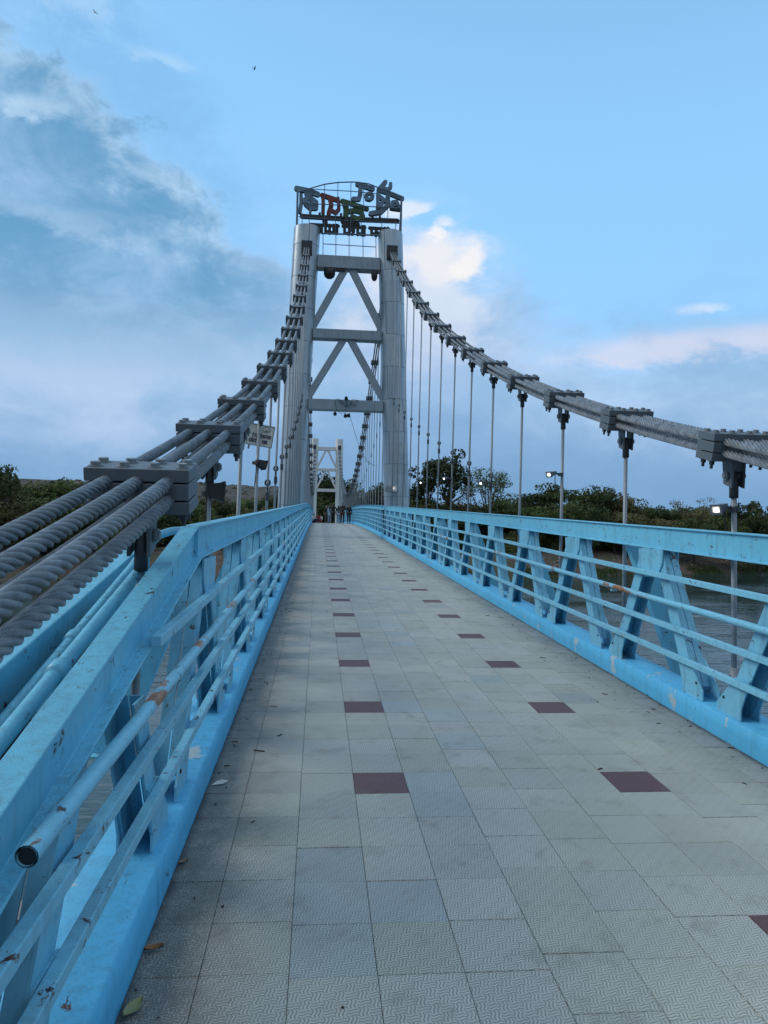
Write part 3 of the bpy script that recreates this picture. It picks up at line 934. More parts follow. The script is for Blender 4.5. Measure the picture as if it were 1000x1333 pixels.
# river span cables, seen far off past the tower
def span_z(d):
    return 5.6 + 9.4 * ((75.0 - d) / 40.9) ** 2
def span_cable(s):
    x = -0.80 if s < 0 else 3.12
    root = tag(empty('main_cable', (x, 34.2, 15)), 'far sagging cable with small dark clamps on the %s side between the two towers' % ('left' if s < 0 else 'right'), 'bridge cable', 'main suspension cables')
    for ox in (-0.12, 0.0, 0.12):
        for on in (-0.045, 0.045):
            mb = MB(); mb.tube([(x + ox, d, span_z(d) + on) for d in line(34.15, 115.4, 1.6)], 0.034, 8)
            mb.build('wire_rope', M_ROPE_FAR, root, smooth=True)
    for k in range(40):
        d = 36.0 + 2.0 * k
        sl = 2 * 9.4 * (75.0 - d) / 40.9 / 40.9 * -1
        a = math.atan(sl)
        mb = MB(); mb.obox((x, d, span_z(d)), (0.46, 0.24, 0.21), Matrix.Rotation(a, 3, 'X'))
        mb.build('cable_clamp', M_CLAMP, root)
    return root
M_ROPE_FAR = plain('wire_rope_far', (0.17, 0.19, 0.21), 0.5, 0.2)
span_cable(-1); span_cable(1)

# ------------------------------------------------------------------ hangers
def hanger(s, i, d, label):
    x = -0.842 if s < 0 else 3.165
    xt = cable_x(d, s)
    zt = cable_z(d, s) - 0.105
    zb = zc(d) - 0.16
    root = tag(empty('hanger_rod', (x, d, zb)), label, 'hanger', 'steel hanger rods on the %s side' % ('left' if s < 0 else 'right'))
    slope = cable_frame(d, s)[2].z
    ztop = zt - 0.03
    near_ = i < 9
    # fork plates under the clamp with a pin through them
    for q in (-1, 1):
        mb = MB(); xx = xt + q * 0.045
        mb.prism([(xx - 0.009, d - 0.075, ztop + 0.06 - 0.075 * slope), (xx - 0.009, d + 0.075, ztop + 0.06 + 0.075 * slope), (xx - 0.009, d + 0.055, ztop - 0.15), (xx - 0.009, d - 0.055, ztop - 0.19)], (0.018, 0, 0))
        mb.build('fork_plate', M_CLAMP if q * s < 0 else M_DARK, root, bevel=0.003 if near_ else 0)
    mb = MB()
    mb.tube([(xt - 0.085, d, ztop - 0.09), (xt + 0.085, d, ztop - 0.09)], 0.022, 10)
    mb.tube([(xt - 0.075, d, ztop - 0.09), (xt - 0.062, d, ztop - 0.09)], 0.036, 6)
    mb.tube([(xt + 0.062, d, ztop - 0.09), (xt + 0.075, d, ztop - 0.09)], 0.036, 6)
    mb.build('pin', M_CLAMP_TOP, root)
    r = 0.020
    rod = MB(); rod.tube([(xt, d, ztop - 0.05), (x, d, zb)], r, 12)
    ro = rod.build('rod', M_GALV, root, smooth=True)
    sl = MB(); sl.tube([(xt, d, ztop - 0.06), (xt, d, ztop - 0.26)], 0.033, 12); sl.build('upper_sleeve', M_DARK, root, smooth=True)
    sl = MB(); sl.tube([(x, d, zc(d) + 0.46), (x, d, zb)], 0.034, 12)
    sl.tube([(x - 0.07, d, zc(d) + 0.40), (x + 0.07, d, zc(d) + 0.40)], 0.010, 8)
    sl.build('lower_sleeve', M_GALV, root, smooth=True)
    if i >= 4:
        zs = zc(d) + 0.5 * (cable_z(d, s) - zc(d))
        t = (zs - zb) / (ztop - zb); xs_ = x + (xt - x) * t
        sh = MB()
        ring = [(xs_, d + 0.040 * math.cos(a), zs + 0.055 * math.sin(a)) for a in [q * 2 * math.pi / 14 for q in range(15)]]
        ring2 = [(xs_ + 0.038 * math.cos(a), d, zs + 0.08 + 0.045 * math.sin(a)) for a in [q * 2 * math.pi / 14 for q in range(15)]]
        sh.tube(ring, 0.014, 6); sh.tube(ring2, 0.014, 6)
        sh.tube([(xs_, d, zs - 0.07), (xs_, d, zs - 0.20)], 0.032, 8)
        sh.build('shackle', M_DARK, root)
    return root
FL_R = {0: 'first', 2: 'third', 4: 'fifth', 6: 'seventh', 8: 'ninth'}
for i in range(15):
    d = 3.2 + 1.98 * i
    if i == 0: continue
    k = i - 1
    lab = 'steel hanger rod under the right cable, %s from the right edge%s' % (ORD[k], ', with a lit floodlight' if k in FL_R else '')
    hanger(1, k, d, lab)
for i in range(15):
    d = 3.45 + 1.97 * i
    extra = {0: ', half hidden by the beam', 1: ', with an upright black floodlight', 3: ', holding the white sign board'}.get(i, '')
    hanger(-1, i, d, 'steel hanger rod under the left cable, %s from the camera%s' % (ORD[i], extra))
for s in (-1, 1):
    xx = -0.84 if s < 0 else 3.16
    for k in range(40):
        d = 36.0 + 2.0 * k
        if span_z(d) - zc(d) < 0.6: continue
        mb = MB(); zs = zc(d) + 0.5 * (span_z(d) - zc(d))
        mb.tube([(xx, d, zc(d) - 0.1), (xx, d, span_z(d) - 0.1)], 0.022, 6)
        mb.obox((xx, d, zs), (0.07, 0.09, 0.24), Matrix.Identity(3)); mb.obox((xx, d, span_z(d) - 0.2), (0.10, 0.16, 0.22), Matrix.Identity(3))
        tag(mb.build('hanger_rod', M_GALV), 'thin far hanger rod of the river span on the %s side beyond the tower' % ('left' if s < 0 else 'right'), 'hanger', 'far hanger rods on the %s side of the river span' % ('left' if s < 0 else 'right'))

# ------------------------------------------------------------------ towers
def tower(D, z0, mat, label, legs, seams=True):
    root = tag(empty('bridge_tower', ((legs[0][0] + legs[1][0]) / 2, D, z0)), label, 'tower', 'steel suspension towers')
    H0, H1 = z0 - 8.5, z0 + 14.46
    def leg_x(q, z):
        xb, xt, rb, rt = legs[q]
        t = (z - z0) / 14.46
        return xb + (xt - xb) * t, rb + (rt - rb) * max(0, min(1, t))
    for q in (0, 1):
        mb = MB(); n = 40
        zs = []; z = H0
        seg = 1.52
        zz = [H0] + [z0 - 6.2 + seg * k + (0.5 if q else 0.0) for k in range(0, 30) if z0 - 6.2 + seg * k + (0.5 if q else 0) < H1 - 0.5] + [H1]
        rings = []
        for a, b2 in zip(zz[:-1], zz[1:]):
            rings += [(a + 0.006, -0.022), (a + 0.016, 0.0), (b2 - 0.016, 0.0), (b2 - 0.006, -0.022)]
        rings[-2:] = [(H1 - 0.02, 0.0), (H1, -0.02)]
        vs = []; fs = []
        for (z, dr) in rings:
            cx, rr = leg_x(q, z)
            for k in range(n):
                a = 2 * math.pi * k / n
                vs.append((cx + (rr + dr) * math.cos(a), D + (rr + dr) * math.sin(a), z))
        for i in range(len(rings) - 1):
            for k in range(n):
                fs.append((i * n + k, i * n + (k + 1) % n, (i + 1) * n + (k + 1) % n, (i + 1) * n + k))
        fs.append(tuple(range((len(rings) - 1) * n, len(rings) * n)))
        mb.add(vs, fs)
        leg = mb.build('tower_leg', mat, root)
        leg.data.polygons.foreach_set('use_smooth', [True] * len(leg.data.polygons))
        leg.modifiers.new('split', 'EDGE_SPLIT').split_angle = R(18)
        # welded seams up the plates
        if seams:
            for w, (a, b2) in enumerate(zip(zz[5:-1], zz[6:])):
                sm = MB(); an = R(-150 + (w % 2) * 72 + q * 25)
                pts = []
                for z in (a + 0.02, b2 - 0.02):
                    cx, rr = leg_x(q, z)
                    pts.append((cx + (rr + 0.001) * math.cos(an), D + (rr + 0.001) * math.sin(an), z))
                sm.tube(pts, 0.013, 5); sm.build('weld_seam', M_SEAM, leg)
    def xin(q, z):
        cx, rr = leg_x(q, z)
        return cx + rr * (0.93 if q == 0 else -0.93)
    beams = [(z0 + 12.58, z0 + 13.16), (z0 + 9.24, z0 + 9.68), (z0 + 5.90, z0 + 6.38)]
    for a, b2 in beams:
        mb = MB(); zm = (a + b2) / 2
        mb.box((xin(0, zm), D - 0.30, a), (xin(1, zm), D + 0.30, b2))
        bm_ = mb.build('cross_beam', M_BEAM if seams else mat, root, bevel=0.012)
        sm = MB()
        for fx in (0.22, 0.45, 0.71, 0.88):
            xx = xin(0, zm) + (xin(1, zm) - xin(0, zm)) * fx
            sm.box((xx - 0.006, D - 0.304, a + 0.02), (xx + 0.006, D - 0.298, b2 - 0.02))
        sm.build('weld_seam', M_SEAM, bm_)
    for (za, zb) in ((beams[0][0], beams[1][1]), (beams[1][0], beams[2][1])):
        xm = (xin(0, za) + xin(1, za)) / 2
        for q in (0, 1):
            sgn = -1 if q == 0 else 1
            xe = xin(q, zb) + sgn * 0.05
            p0 = Vector((xm + sgn * 0.20, D, za - 0.03)); p1 = Vector((xe, D, zb - 0.02 + 0.10))
            dirn = (p1 - p0).normalized(); side_ = dirn.cross(Vector((0, 1, 0))).normalized()
            mb = MB(); rotm = Matrix((side_, Vector((0, 1, 0)), dirn)).transposed()
            mb.obox((p0 + p1) / 2, (0.30, 0.34, (p1 - p0).length + 0.1), rotm)
            mb.build('brace', M_BEAM if seams else mat, root, bevel=0.01)
    return root, leg_x
tower_near, leg_near = tower(TOWER_D, 1.44, M_TOWER, 'tall grey steel bridge tower with two round legs and a sign on top', [(-1.38, -0.84, 0.58, 0.62), (3.72, 3.09, 0.60, 0.585)])
tower_far, leg_far = tower(FAR_D, 2.20, M_WHITE, 'small white far tower seen through the legs of the near one', [(-1.05, -0.86, 0.62, 0.60), (3.30, 3.10, 0.62, 0.60)], False)
# saddles where the cables enter the near tower's legs
for root_, D, z0, face_d in ((tower_near, TOWER_D, 1.44, -1), (tower_far, FAR_D, 2.2, -1)):
    for s in (-1, 1):
        lx = (leg_near if D == TOWER_D else leg_far)(0 if s < 0 else 1, z0 + 13.0)[0]
        zz_ = 14.72 if D == TOWER_D else 15.25
        mb = MB(); x_ = cable_x(32.6, s) if D == TOWER_D else lx
        mb.box((x_ - 0.25, D - 0.76, zz_ - 0.30), (x_ + 0.25, D - 0.48, zz_ + 0.32))
        for q in (-0.17, 0, 0.17):
            mb.box((x_ + q - 0.02, D - 0.80, zz_ - 0.26), (x_ + q + 0.02, D - 0.755, zz_ + 0.28))
        mb.build('cable_anchor', M_DARK, root_)
# clamps running down the legs of the far tower, as its own backstays come to it
for s in (-1, 1):
    pass

# dark rounded lamps under the top beam
for x_, lab in ((0.25, 'larger black rounded lamp housing under the left end of the top beam'), (2.36, 'smaller black rounded lamp housing under the right end of the top beam')):
    w = 0.27 if x_ < 1 else 0.15
    rt = tag(empty('lamp_housing', (x_, TOWER_D - 0.22, 14.02)), lab, 'lamp')
    mb = MB()
    mb.tube([(x_, TOWER_D - 0.22, 14.02 - q) for q in (0.08, 0.10, 0.30, 0.42, 0.50, 0.53)], [w * 0.9, w, w, w * 0.85, w * 0.5, w * 0.1], 16)
    mb.build('housing', M_BLACK, rt, smooth=True)
    mb = MB(); mb.box((x_ - 0.05, TOWER_D - 0.27, 13.93), (x_ + 0.05, TOWER_D - 0.17, 14.018)); mb.build('bracket', M_DARK, rt)
mb = MB(); mb.box((0.55, TOWER_D - 0.26, 13.90), (1.0, TOWER_D - 0.10, 14.018)); tag(mb.build('junction_box', M_BLACK), 'flat black box under the top beam beside the left lamp housing', 'box')

# ------------------------------------------------------------------ sign on the tower
SIGN=[('slate',0.1,[(-1.37,17.73),(-0.88,17.66),(-0.39,17.52)]),('slate',0.103,[(-0.74,17.61),(-0.89,17.5),(-0.73,17.3),(-0.47,17.12),(-0.47,16.88),(-0.72,16.87),(-0.91,17.02),(-0.97,17.19)]),('slate',0.066,[(-1.16,17.44),(-1.15,17.04),(-1.2,16.63)]),('slate',0.043,[(-0.7,16.84),(-0.71,16.55)]),('red',0.083,[(-0.17,17.49),(0.54,17.3)]),('red',0.069,[(-0.14,17.47),(-0.11,17.08),(-0.12,16.67)]),('red',0.083,[(0.19,17.36),(0.27,17.05),(0.15,16.63)]),('red',0.066,[(0.26,16.81),(0.47,16.69),(0.62,16.86),(0.61,17.21),(0.57,17.37)]),('green',0.083,[(0.79,17.27),(1.18,17.18),(1.46,17.1),(1.95,16.97)]),('green',0.107,[(0.9,17.17),(0.97,16.91),(0.96,16.62)]),('green',0.086,[(1.0,16.77),(1.37,16.86),(1.68,16.81),(1.77,16.58),(1.53,16.45),(1.26,16.55)]),('slate2',0.089,[(1.48,18.12),(2.2,17.95)]),('slate2',0.083,[(1.63,18.01),(1.62,17.63),(1.55,17.41),(1.3,17.4)]),('slate2',0.06,[(2.22,17.58),(2.14,17.72),(2.01,17.71),(1.88,17.59),(1.93,17.44),(2.07,17.42),(2.2,17.51),(2.22,17.58)]),('slate3',0.083,[(2.49,17.91),(3.02,17.78),(3.62,17.57)]),('slate3',0.079,[(2.52,17.95),(2.66,18.14),(2.8,18.31)]),('slate3',0.064,[(2.68,18.02),(2.9,17.96),(3.06,18.08),(3.05,18.24)]),('slate3',0.064,[(2.45,17.74),(2.47,17.33),(2.45,17.03)]),('slate3',0.079,[(2.52,17.6),(2.76,17.42),(2.97,17.36)]),('slate3',0.083,[(2.93,17.65),(2.94,17.21),(2.6,16.85),(2.13,16.75)]),('slate3',0.069,[(2.51,17.07),(2.7,17.35)]),('slate3',0.06,[(3.1,17.13),(3.16,17.36),(3.36,17.39),(3.47,17.16)]),('slate3',0.052,[(3.1,17.06),(3.5,17.03)]),('slate3',0.037,[(3.23,17.2),(3.39,17.23)]),('bar',0.1,[(-1.09,16.42),(1.31,16.42),(3.4,16.47)]),('emblem',0.129,[(0.85,16.3),(1.17,16.27)]),('emblem',0.086,[(0.99,16.39),(1.0,16.15)]),('bar',0.052,[(-0.27,16.6),(-0.26,16.46)]),('bar',0.052,[(0.73,16.63),(0.74,16.49)]),('bar',0.052,[(2.22,16.67),(2.23,16.52)]),('bar',0.052,[(2.57,16.61),(2.58,16.47)]),('word1',0.047,[(-0.72,16.06),(0.62,16.06)]),('word1',0.047,[(-0.63,16.02),(-0.63,15.82)]),('word1',0.047,[(-0.38,16.03),(-0.37,15.75)]),('word1',0.047,[(-0.17,16.05),(-0.16,15.72)]),('word1',0.047,[(0.01,16.06),(0.02,15.78)]),('word1',0.047,[(0.21,16.07),(0.21,15.7)]),('word1',0.047,[(0.4,16.08),(0.41,15.72)]),('word1',0.047,[(0.55,16.09),(0.56,15.72)]),('word1',0.043,[(-0.63,15.82),(-0.48,15.9),(-0.37,15.84)]),('word1',0.043,[(0.02,15.79),(0.21,15.72)]),('word1',0.043,[(0.28,15.73),(0.56,15.73)]),('word1',0.043,[(-0.31,15.91),(-0.16,15.78)]),('word1',0.06,[(-0.06,16.25),(0.03,16.2)]),('word2',0.047,[(0.83,16.07),(1.88,16.06)]),('word2',0.047,[(0.91,16.05),(0.92,15.74)]),('word2',0.047,[(1.14,16.07),(1.14,15.71)]),('word2',0.047,[(1.35,16.08),(1.35,15.85)]),('word2',0.047,[(1.53,16.09),(1.54,15.71)]),('word2',0.047,[(1.75,16.1),(1.75,15.71)]),('word2',0.047,[(1.84,16.11),(1.85,15.71)]),('word2',0.043,[(1.14,15.88),(1.27,15.93),(1.35,15.83),(1.28,15.71)]),('word2',0.043,[(1.58,15.75),(1.82,15.72)]),('word2',0.039,[(0.92,15.76),(1.12,15.71)]),('word2',0.047,[(1.22,16.14),(1.35,16.22),(1.57,16.19)]),('word3',0.047,[(2.09,16.06),(3.02,16.05)]),('word3',0.047,[(2.19,16.04),(2.2,15.75)]),('word3',0.047,[(2.4,16.05),(2.41,15.71)]),('word3',0.047,[(2.66,16.07),(2.66,15.74)]),('word3',0.047,[(2.82,16.08),(2.82,15.81)]),('word3',0.047,[(2.96,16.09),(2.97,15.78)]),('word3',0.043,[(2.2,15.83),(2.41,15.73)]),('word3',0.043,[(2.45,15.87),(2.65,15.75)]),('word3',0.039,[(2.67,15.91),(2.97,15.9)]),('word3',0.043,[(2.76,15.78),(2.97,15.79)])]
SIGN_FRAME=[(0.035,[(-1.33,17.49),(-0.74,17.71),(-0.08,17.95),(0.55,18.08),(1.16,18.14),(1.45,18.15),(2.0,18.11),(2.44,17.96),(3.03,17.78),(3.59,17.56)]),(0.06,[(-1.32,17.52),(-1.32,15.66)]),(0.06,[(3.57,17.49),(3.56,15.63)]),(0.025,[(-0.74,17.68),(1.28,17.7),(2.35,17.66)]),(0.03,[(-1.12,17.02),(-0.35,16.99),(2.39,17.03),(3.52,17.04)]),(0.025,[(-1.25,16.34),(0.95,16.3),(3.53,16.3)]),(0.05,[(-0.2,15.61),(2.71,15.68)]),(0.02,[(-1.08,16.52),(-1.08,15.74)]),(0.02,[(-0.76,16.83),(-0.75,15.67)]),(0.02,[(-0.68,17.72),(-0.68,17.02)]),(0.02,[(-0.07,17.93),(-0.03,15.62)]),(0.02,[(0.47,16.62),(0.48,15.64)]),(0.02,[(0.55,18.08),(0.57,16.51)]),(0.02,[(1.16,18.14),(1.2,15.65)]),(0.02,[(1.69,16.34),(1.69,15.67)]),(0.02,[(1.77,18.02),(1.79,16.35)]),(0.02,[(2.38,17.68),(2.39,16.38)]),(0.02,[(2.66,16.4),(2.67,15.69)]),(0.02,[(2.93,17.77),(2.94,16.42)]),(0.02,[(3.32,16.38),(3.32,15.73)]),(0.02,[(-0.09,15.57),(-0.07,14.49)]),(0.02,[(0.51,15.6),(0.53,14.52)]),(0.02,[(1.13,15.64),(1.15,14.56)]),(0.02,[(1.78,15.68),(1.81,14.59)]),(0.02,[(2.39,15.71),(2.42,14.63)]),(0.025,[(-0.08,15.12),(2.41,15.11)])]

def face_mat(name, c):
    return plain(name, c, 0.55)
SM = {'slate': face_mat('sign_slate', (0.15, 0.25, 0.32)), 'slate2': face_mat('sign_slate_b', (0.16, 0.26, 0.34)), 'slate3': face_mat('sign_slate_c', (0.17, 0.25, 0.33)),
      'red': face_mat('sign_red', (0.22, 0.045, 0.030)), 'green': face_mat('sign_green', (0.055, 0.125, 0.045)), 'bar': face_mat('sign_dark_bar', (0.022, 0.020, 0.020)),
      'emblem': face_mat('sign_dark_emblem', (0.025, 0.025, 0.024)), 'word1': face_mat('sign_word', (0.020, 0.018, 0.018))}
SM['word2'] = SM['word3'] = SM['word1']
M_EDGE = face_mat('sign_letter_edge', (0.035, 0.040, 0.045))
sign = tag(empty('tower_sign', (1.1, 33.3, 15.9)), 'frame of coloured cut-out letters standing on top of the near tower', 'sign')
keys = []
for k, hw, pts in SIGN:
    if k not in keys: keys.append(k)
for k in keys:
    mb = MB(); lift = 0.0
    depth = 0.14 if k in ('slate', 'slate2', 'slate3', 'red', 'green') else 0.08
    for kk, hw, pts in SIGN:
        if kk != k: continue
        hw = hw * (1.25 if depth > 0.1 else 1.5 if kk.startswith('word') else 1.1)
        for (xa, za), (xb, zb) in zip(pts[:-1], pts[1:]):
            lift += 0.0025
            a = math.atan2(zb - za, xb - xa)
            poly = []
            for q in range(7): th = a + math.pi / 2 + math.pi * q / 6; poly.append((xa + hw * math.cos(th), 33.34 - lift, za + hw * math.sin(th)))
            for q in range(7): th = a - math.pi / 2 + math.pi * q / 6; poly.append((xb + hw * math.cos(th), 33.34 - lift, zb + hw * math.sin(th)))
            n = len(poly)
            o_ = len(mb.v)
            mb.v += poly + [(x, y + depth + 2 * lift, z) for x, y, z in poly]
            mb.f.append([o_ + i for i in range(n)]); mb.mi.append(0)
            mb.f.append([o_ + n + i for i in range(n)][::-1]); mb.mi.append(1)
            for i in range(n):
                mb.f.append([o_ + i, o_ + (i + 1) % n, o_ + n + (i + 1) % n, o_ + n + i]); mb.mi.append(1)
    nm = {'bar': 'sign_bar', 'emblem': 'emblem', 'word1': 'lettering', 'word2': 'lettering', 'word3': 'lettering'}.get(k, 'letter')
    mb.build(nm, [SM[k], M_EDGE], sign)
mb = MB()
for r_, pts in SIGN_FRAME:
    P_ = [(x, 33.24, z) for x, z in pts]
    mb.tube(P_, r_ * 0.85, 8)
mb.build('sign_frame', M_FRAME, sign)
mb = MB()
for x_ in (-1.33, 3.56):
    mb.tube([(x_, 33.27, 17.2), (x_, 33.85, 15.88)], 0.03, 6)
mb.build('support_strut', M_FRAME, sign)

# ------------------------------------------------------------------ floodlights
def floodlight(c, aim, label, lit, size=0.16, group=None, arm_to=None, tall=0.8):
    """rectangular floodlight: finned housing, glass, yoke and the arm back to its post"""
    root = tag(empty('floodlight', c), label, 'floodlight', group)
    c = Vector(c); f = Vector(aim).normalized()
    x = f.cross(Vector((0, 0, 1))).normalized(); u = x.cross(f).normalized()
    rotm = Matrix((x, f, u)).transposed()
    def P_(a, b2, h): return c + x * a + f * b2 + u * h
    w, h = size, size * tall
    mb = MB()
    fr = [P_(sx * w / 2, 0.02, sz * h / 2) for sx, sz in ((-1, -1), (1, -1), (1, 1), (-1, 1))]
    bk = [P_(sx * w * 0.36, -0.075, sz * h * 0.36) for sx, sz in ((-1, -1), (1, -1), (1, 1), (-1, 1))]
    mb.hexa(fr + bk)
    for q in range(-2, 3):
        mb.obox(P_(q * w * 0.13, -0.085, 0), (0.006, 0.03, h * 0.6), rotm)
    mb.build('housing', M_CLAMP if lit else M_BLACK, root)
    mb = MB()
    for (sx, sz, a, b2) in ((0, 1, w + 0.012, 0.014), (0, -1, w + 0.012, 0.014), (1, 0, 0.014, h - 0.014), (-1, 0, 0.014, h - 0.014)):
        mb.obox(P_(sx * w / 2, 0.028, sz * h / 2), (a, 0.016, b2), rotm)
    mb.build('rim', M_CLAMP if lit else M_BLACK, root)
    mb = MB(); mb.obox(P_(0, 0.0235, 0), (w - 0.016, 0.006, h - 0.016), rotm); mb.build('glass', M_LIT if lit else M_LENS, root)
    if lit:
        mb = MB(); mb.obox(P_(0, 0.028, -h * 0.05), (w * 0.42, 0.004, h * 0.42), rotm); mb.build('led', M_LED, root)
    if arm_to is not None:
        mb = MB(); a = Vector(arm_to)
        mb.tube([P_(0, -0.05, 0), P_(0, -0.10, -0.01), (P_(0, -0.10, -0.01) + a) / 2, a], 0.013, 8)
        mb.tube([a - Vector((0, 0, 0.02)), a + Vector((0, 0, 0.02))], 0.037, 10)
        mb.build('arm', M_DARK, root)
        mb = MB(); q = P_(0, -0.09, -0.02)
        mb.tube([q, q + Vector((0, 0, -0.10)), (q + a) / 2 + Vector((0, 0, -0.22)), a + Vector((0, 0.03, -0.30))], 0.006, 6); mb.build('lead', M_RUBBER, root)
    return root
GF = 'floodlights clamped to the hanger rods'
for k, zr in ((0, 1.66), (2, 2.07), (4, 2.05), (6, 2.26), (8, 2.26)):
    i = k + 1
    d = 3.2 + 1.98 * i
    x = 3.15
    sz = 0.078
    floodlight((x - 0.135, d - 0.02, zc(d) + zr), (-0.95, -0.55, -0.30), 'lit floodlight glowing on the %s hanger rod from the right edge' % ORD[k], True, sz, GF, (x + 0.01, d, zc(d) + zr + 0.0))
floodlight((-0.74, 9.36, zc(9.36) + 2.10), (0.75, 0.5, -0.25), 'black floodlight turned away on the hanger rod below the white sign board', False, 0.11, GF, (-0.838, 9.36, zc(9.36) + 2.12), 1.0)
floodlight((-0.745, 5.42, zc(5.42) + 1.70), (0.9, 0.32, -0.05), 'black upright floodlight on the left hanger rod next to the clamp over the railing', False, 0.09, GF, (-0.842, 5.42, zc(5.42) + 1.68), 1.55)
# box lamp on the right tower leg
rt = tag(empty('wall_lamp', (3.3, 32.75, 3.66)), 'grey box lamp with a bright end fixed on the right tower leg', 'lamp')
mb = MB(); mb.box((3.02, 32.62, 3.55), (3.36, 32.90, 3.80)); mb.build('housing', M_GALV, rt, bevel=0.01)
mb = MB(); mb.box((3.362, 32.64, 3.56), (3.60, 32.88, 3.79)); mb.build('lamp_head', M_WHITE, rt, bevel=0.01)
mb = MB(); mb.tube([(3.42, 32.632, 3.70), (3.42, 32.60, 3.70)], 0.055, 12); mb.build('glass', M_LIT, rt)
# spotlights and loose wires on the lowest beam
rt = tag(empty('spotlight_cluster', (1.1, 33.15, 7.8)), 'tangle of black wires and small spotlights on the lowest beam', 'lights')
mb = MB()
W0 = Vector((1.15, 33.17, 7.82))
for pts in ([(-.55, -.05), (-.35, .02), (-.2, -.25), (0, -.1), (.15, -.45), (.3, .02), (.6, -.05)], [(-.5, -.1), (-.45, -.5), (-.3, -.62), (-.15, -.7)], [(.0, .1), (.02, -.3), (-.02, -.75)], [(.05, .05), (.35, -.3), (.55, .0)], [(-.3, .0), (0, -.35), (.3, -.1), (.5, -.35)], [(-.15, -.55), (0.05, -.75), (0.22, -.62)]):
    mb.tube([W0 + Vector((a, -0.03 - 0.01 * i, b2)) for i, (a, b2) in enumerate(pts)], 0.012, 5)
mb.build('wire', M_RUBBER, rt)
for a, b2 in ((-0.5, -.62), (-0.02, -.70), (0.13, -.68), (0.0, .12)):
    mb = MB(); q = W0 + Vector((a, -0.05, b2)); mb.tube([q, q + Vector((0, -0.05, -0.05)), q + Vector((0, -0.16, -0.12))], [0.035, 0.075, 0.085], 10); mb.build('spotlight', M_BLACK, rt)
# thin wire sagging from the beam to the right hangers beyond the tower
mb = MB(); mb.tube([(1.35 + 1.75 * t, 33.7 + 5.0 * t, 7.2 - 1.9 * t - 0.9 * math.sin(math.pi * t) * 0.8) for t in [i / 14 for i in range(15)]], 0.010, 5)
tag(mb.build('wire', M_RUBBER), 'thin loose wire sagging from the lowest beam towards the far right hangers', 'wire')

# ------------------------------------------------------------------ white sign board on the left hangers
bd = 9.40
rt = tag(empty('sign_board', (-0.86, bd, 3.08)), 'small white board with dark blue lettering hung on the left hanger rods', 'sign')
bz = 2.90; bx = -0.87; tilt = math.atan(-0.150)
ca, sa = math.cos(tilt), math.sin(tilt)
def BP(u, v, y): return (bx + u * ca - v * sa, y, bz + u * sa + v * ca)
M_BOARD = plain('board_white', (0.70, 0.69, 0.63), 0.6); M_INK = plain('board_blue_ink', (0.028, 0.035, 0.085), 0.6)
mb = MB(); hw, hh = 0.262, 0.142
mb.hexa([BP(-hw, -hh, bd), BP(hw, -hh, bd), BP(hw, -hh, bd + 0.012), BP(-hw, -hh, bd + 0.012), BP(-hw, hh, bd), BP(hw, hh, bd), BP(hw, hh, bd + 0.012), BP(-hw, hh, bd + 0.012)])
mb.build('panel', M_BOARD, rt)
mb = MB()
for a, b2, c_, d_ in ((-hw, hh - 0.009, hw, hh), (-hw, -hh, hw, -hh + 0.009), (hw - 0.008, -hh + 0.009, hw, hh - 0.009), (-hw, -hh + 0.009, -hw + 0.008, hh - 0.009)):
    mb.hexa([BP(a, b2, bd - 0.008), BP(c_, b2, bd - 0.008), BP(c_, b2, bd - 0.0005), BP(a, b2, bd - 0.0005), BP(a, d_, bd - 0.008), BP(c_, d_, bd - 0.008), BP(c_, d_, bd - 0.0005), BP(a, d_, bd - 0.0005)])
mb.build('rim', M_GALV, rt)
mb = MB()
def ink(u0, v0, u1, v1, w_=0.005):
    a = Vector((u0, v0)); b2 = Vector((u1, v1)); t = (b2 - a).normalized(); nrm = Vector((-t.y, t.x)) * w_
    q = [a + nrm, a - nrm, b2 - nrm, b2 + nrm]
    mb.cnt = getattr(mb, 'cnt', 0) + 1
    y = bd - 0.002 - 0.00004 * mb.cnt
    mb.add([BP(p.x, p.y, y) for p in q], [(0, 1, 2, 3)])
rr_ = random.Random(5)
for v0, words in ((-0.012, ((-0.235, -0.04), (-0.02, 0.235))), (-0.082, ((-0.235, -0.07), (-0.045, 0.055), (0.125, 0.195)))):
    for a, b2 in words:
        ink(a, v0 + 0.022, b2, v0 + 0.022, 0.0045)
        u = a + 0.01
        while u < b2 - 0.004:
            ink(u, v0 + 0.02, u, v0 - 0.022, 0.0045)
            q = rr_.random()
            if q < 0.45: ink(u - 0.014, v0 - 0.002, u, v0 - 0.008, 0.005)
            elif q < 0.75: ink(u - 0.012, v0 + 0.008, u - 0.002, v0 - 0.014, 0.005)
            if rr_.random() < 0.25: ink(u, v0 + 0.024, u + 0.012, v0 + 0.044, 0.004)
            u += rr_.uniform(0.017, 0.024)
mb.build('lettering', M_INK, rt)
mb = MB()
for (ru, rv) in ((0.055, 0.034), (0.040, 0.022)):
    for i in range(18):
        a0, a1 = 2 * math.pi * i / 18, 2 * math.pi * (i + 1) / 18
        if ru < 0.05 and math.sin(a0) > 0.1: continue
        ink(0.155 + ru * math.cos(a0), 0.082 + rv * math.sin(a0), 0.155 + ru * math.cos(a1), 0.082 + rv * math.sin(a1), 0.0022)
ink(0.145, 0.068, 0.158, 0.080, 0.004); ink(0.160, 0.068, 0.172, 0.078, 0.004)
mb.build('emblem', plain('board_green_ink', (0.06, 0.10, 0.11), 0.6), rt)
mb = MB(); mb.tube([BP(-0.04, hh + 0.05, bd + 0.05), BP(-0.04, -hh - 0.05, bd + 0.05)], 0.014, 8); mb.build('back_bar', M_GALV, rt)

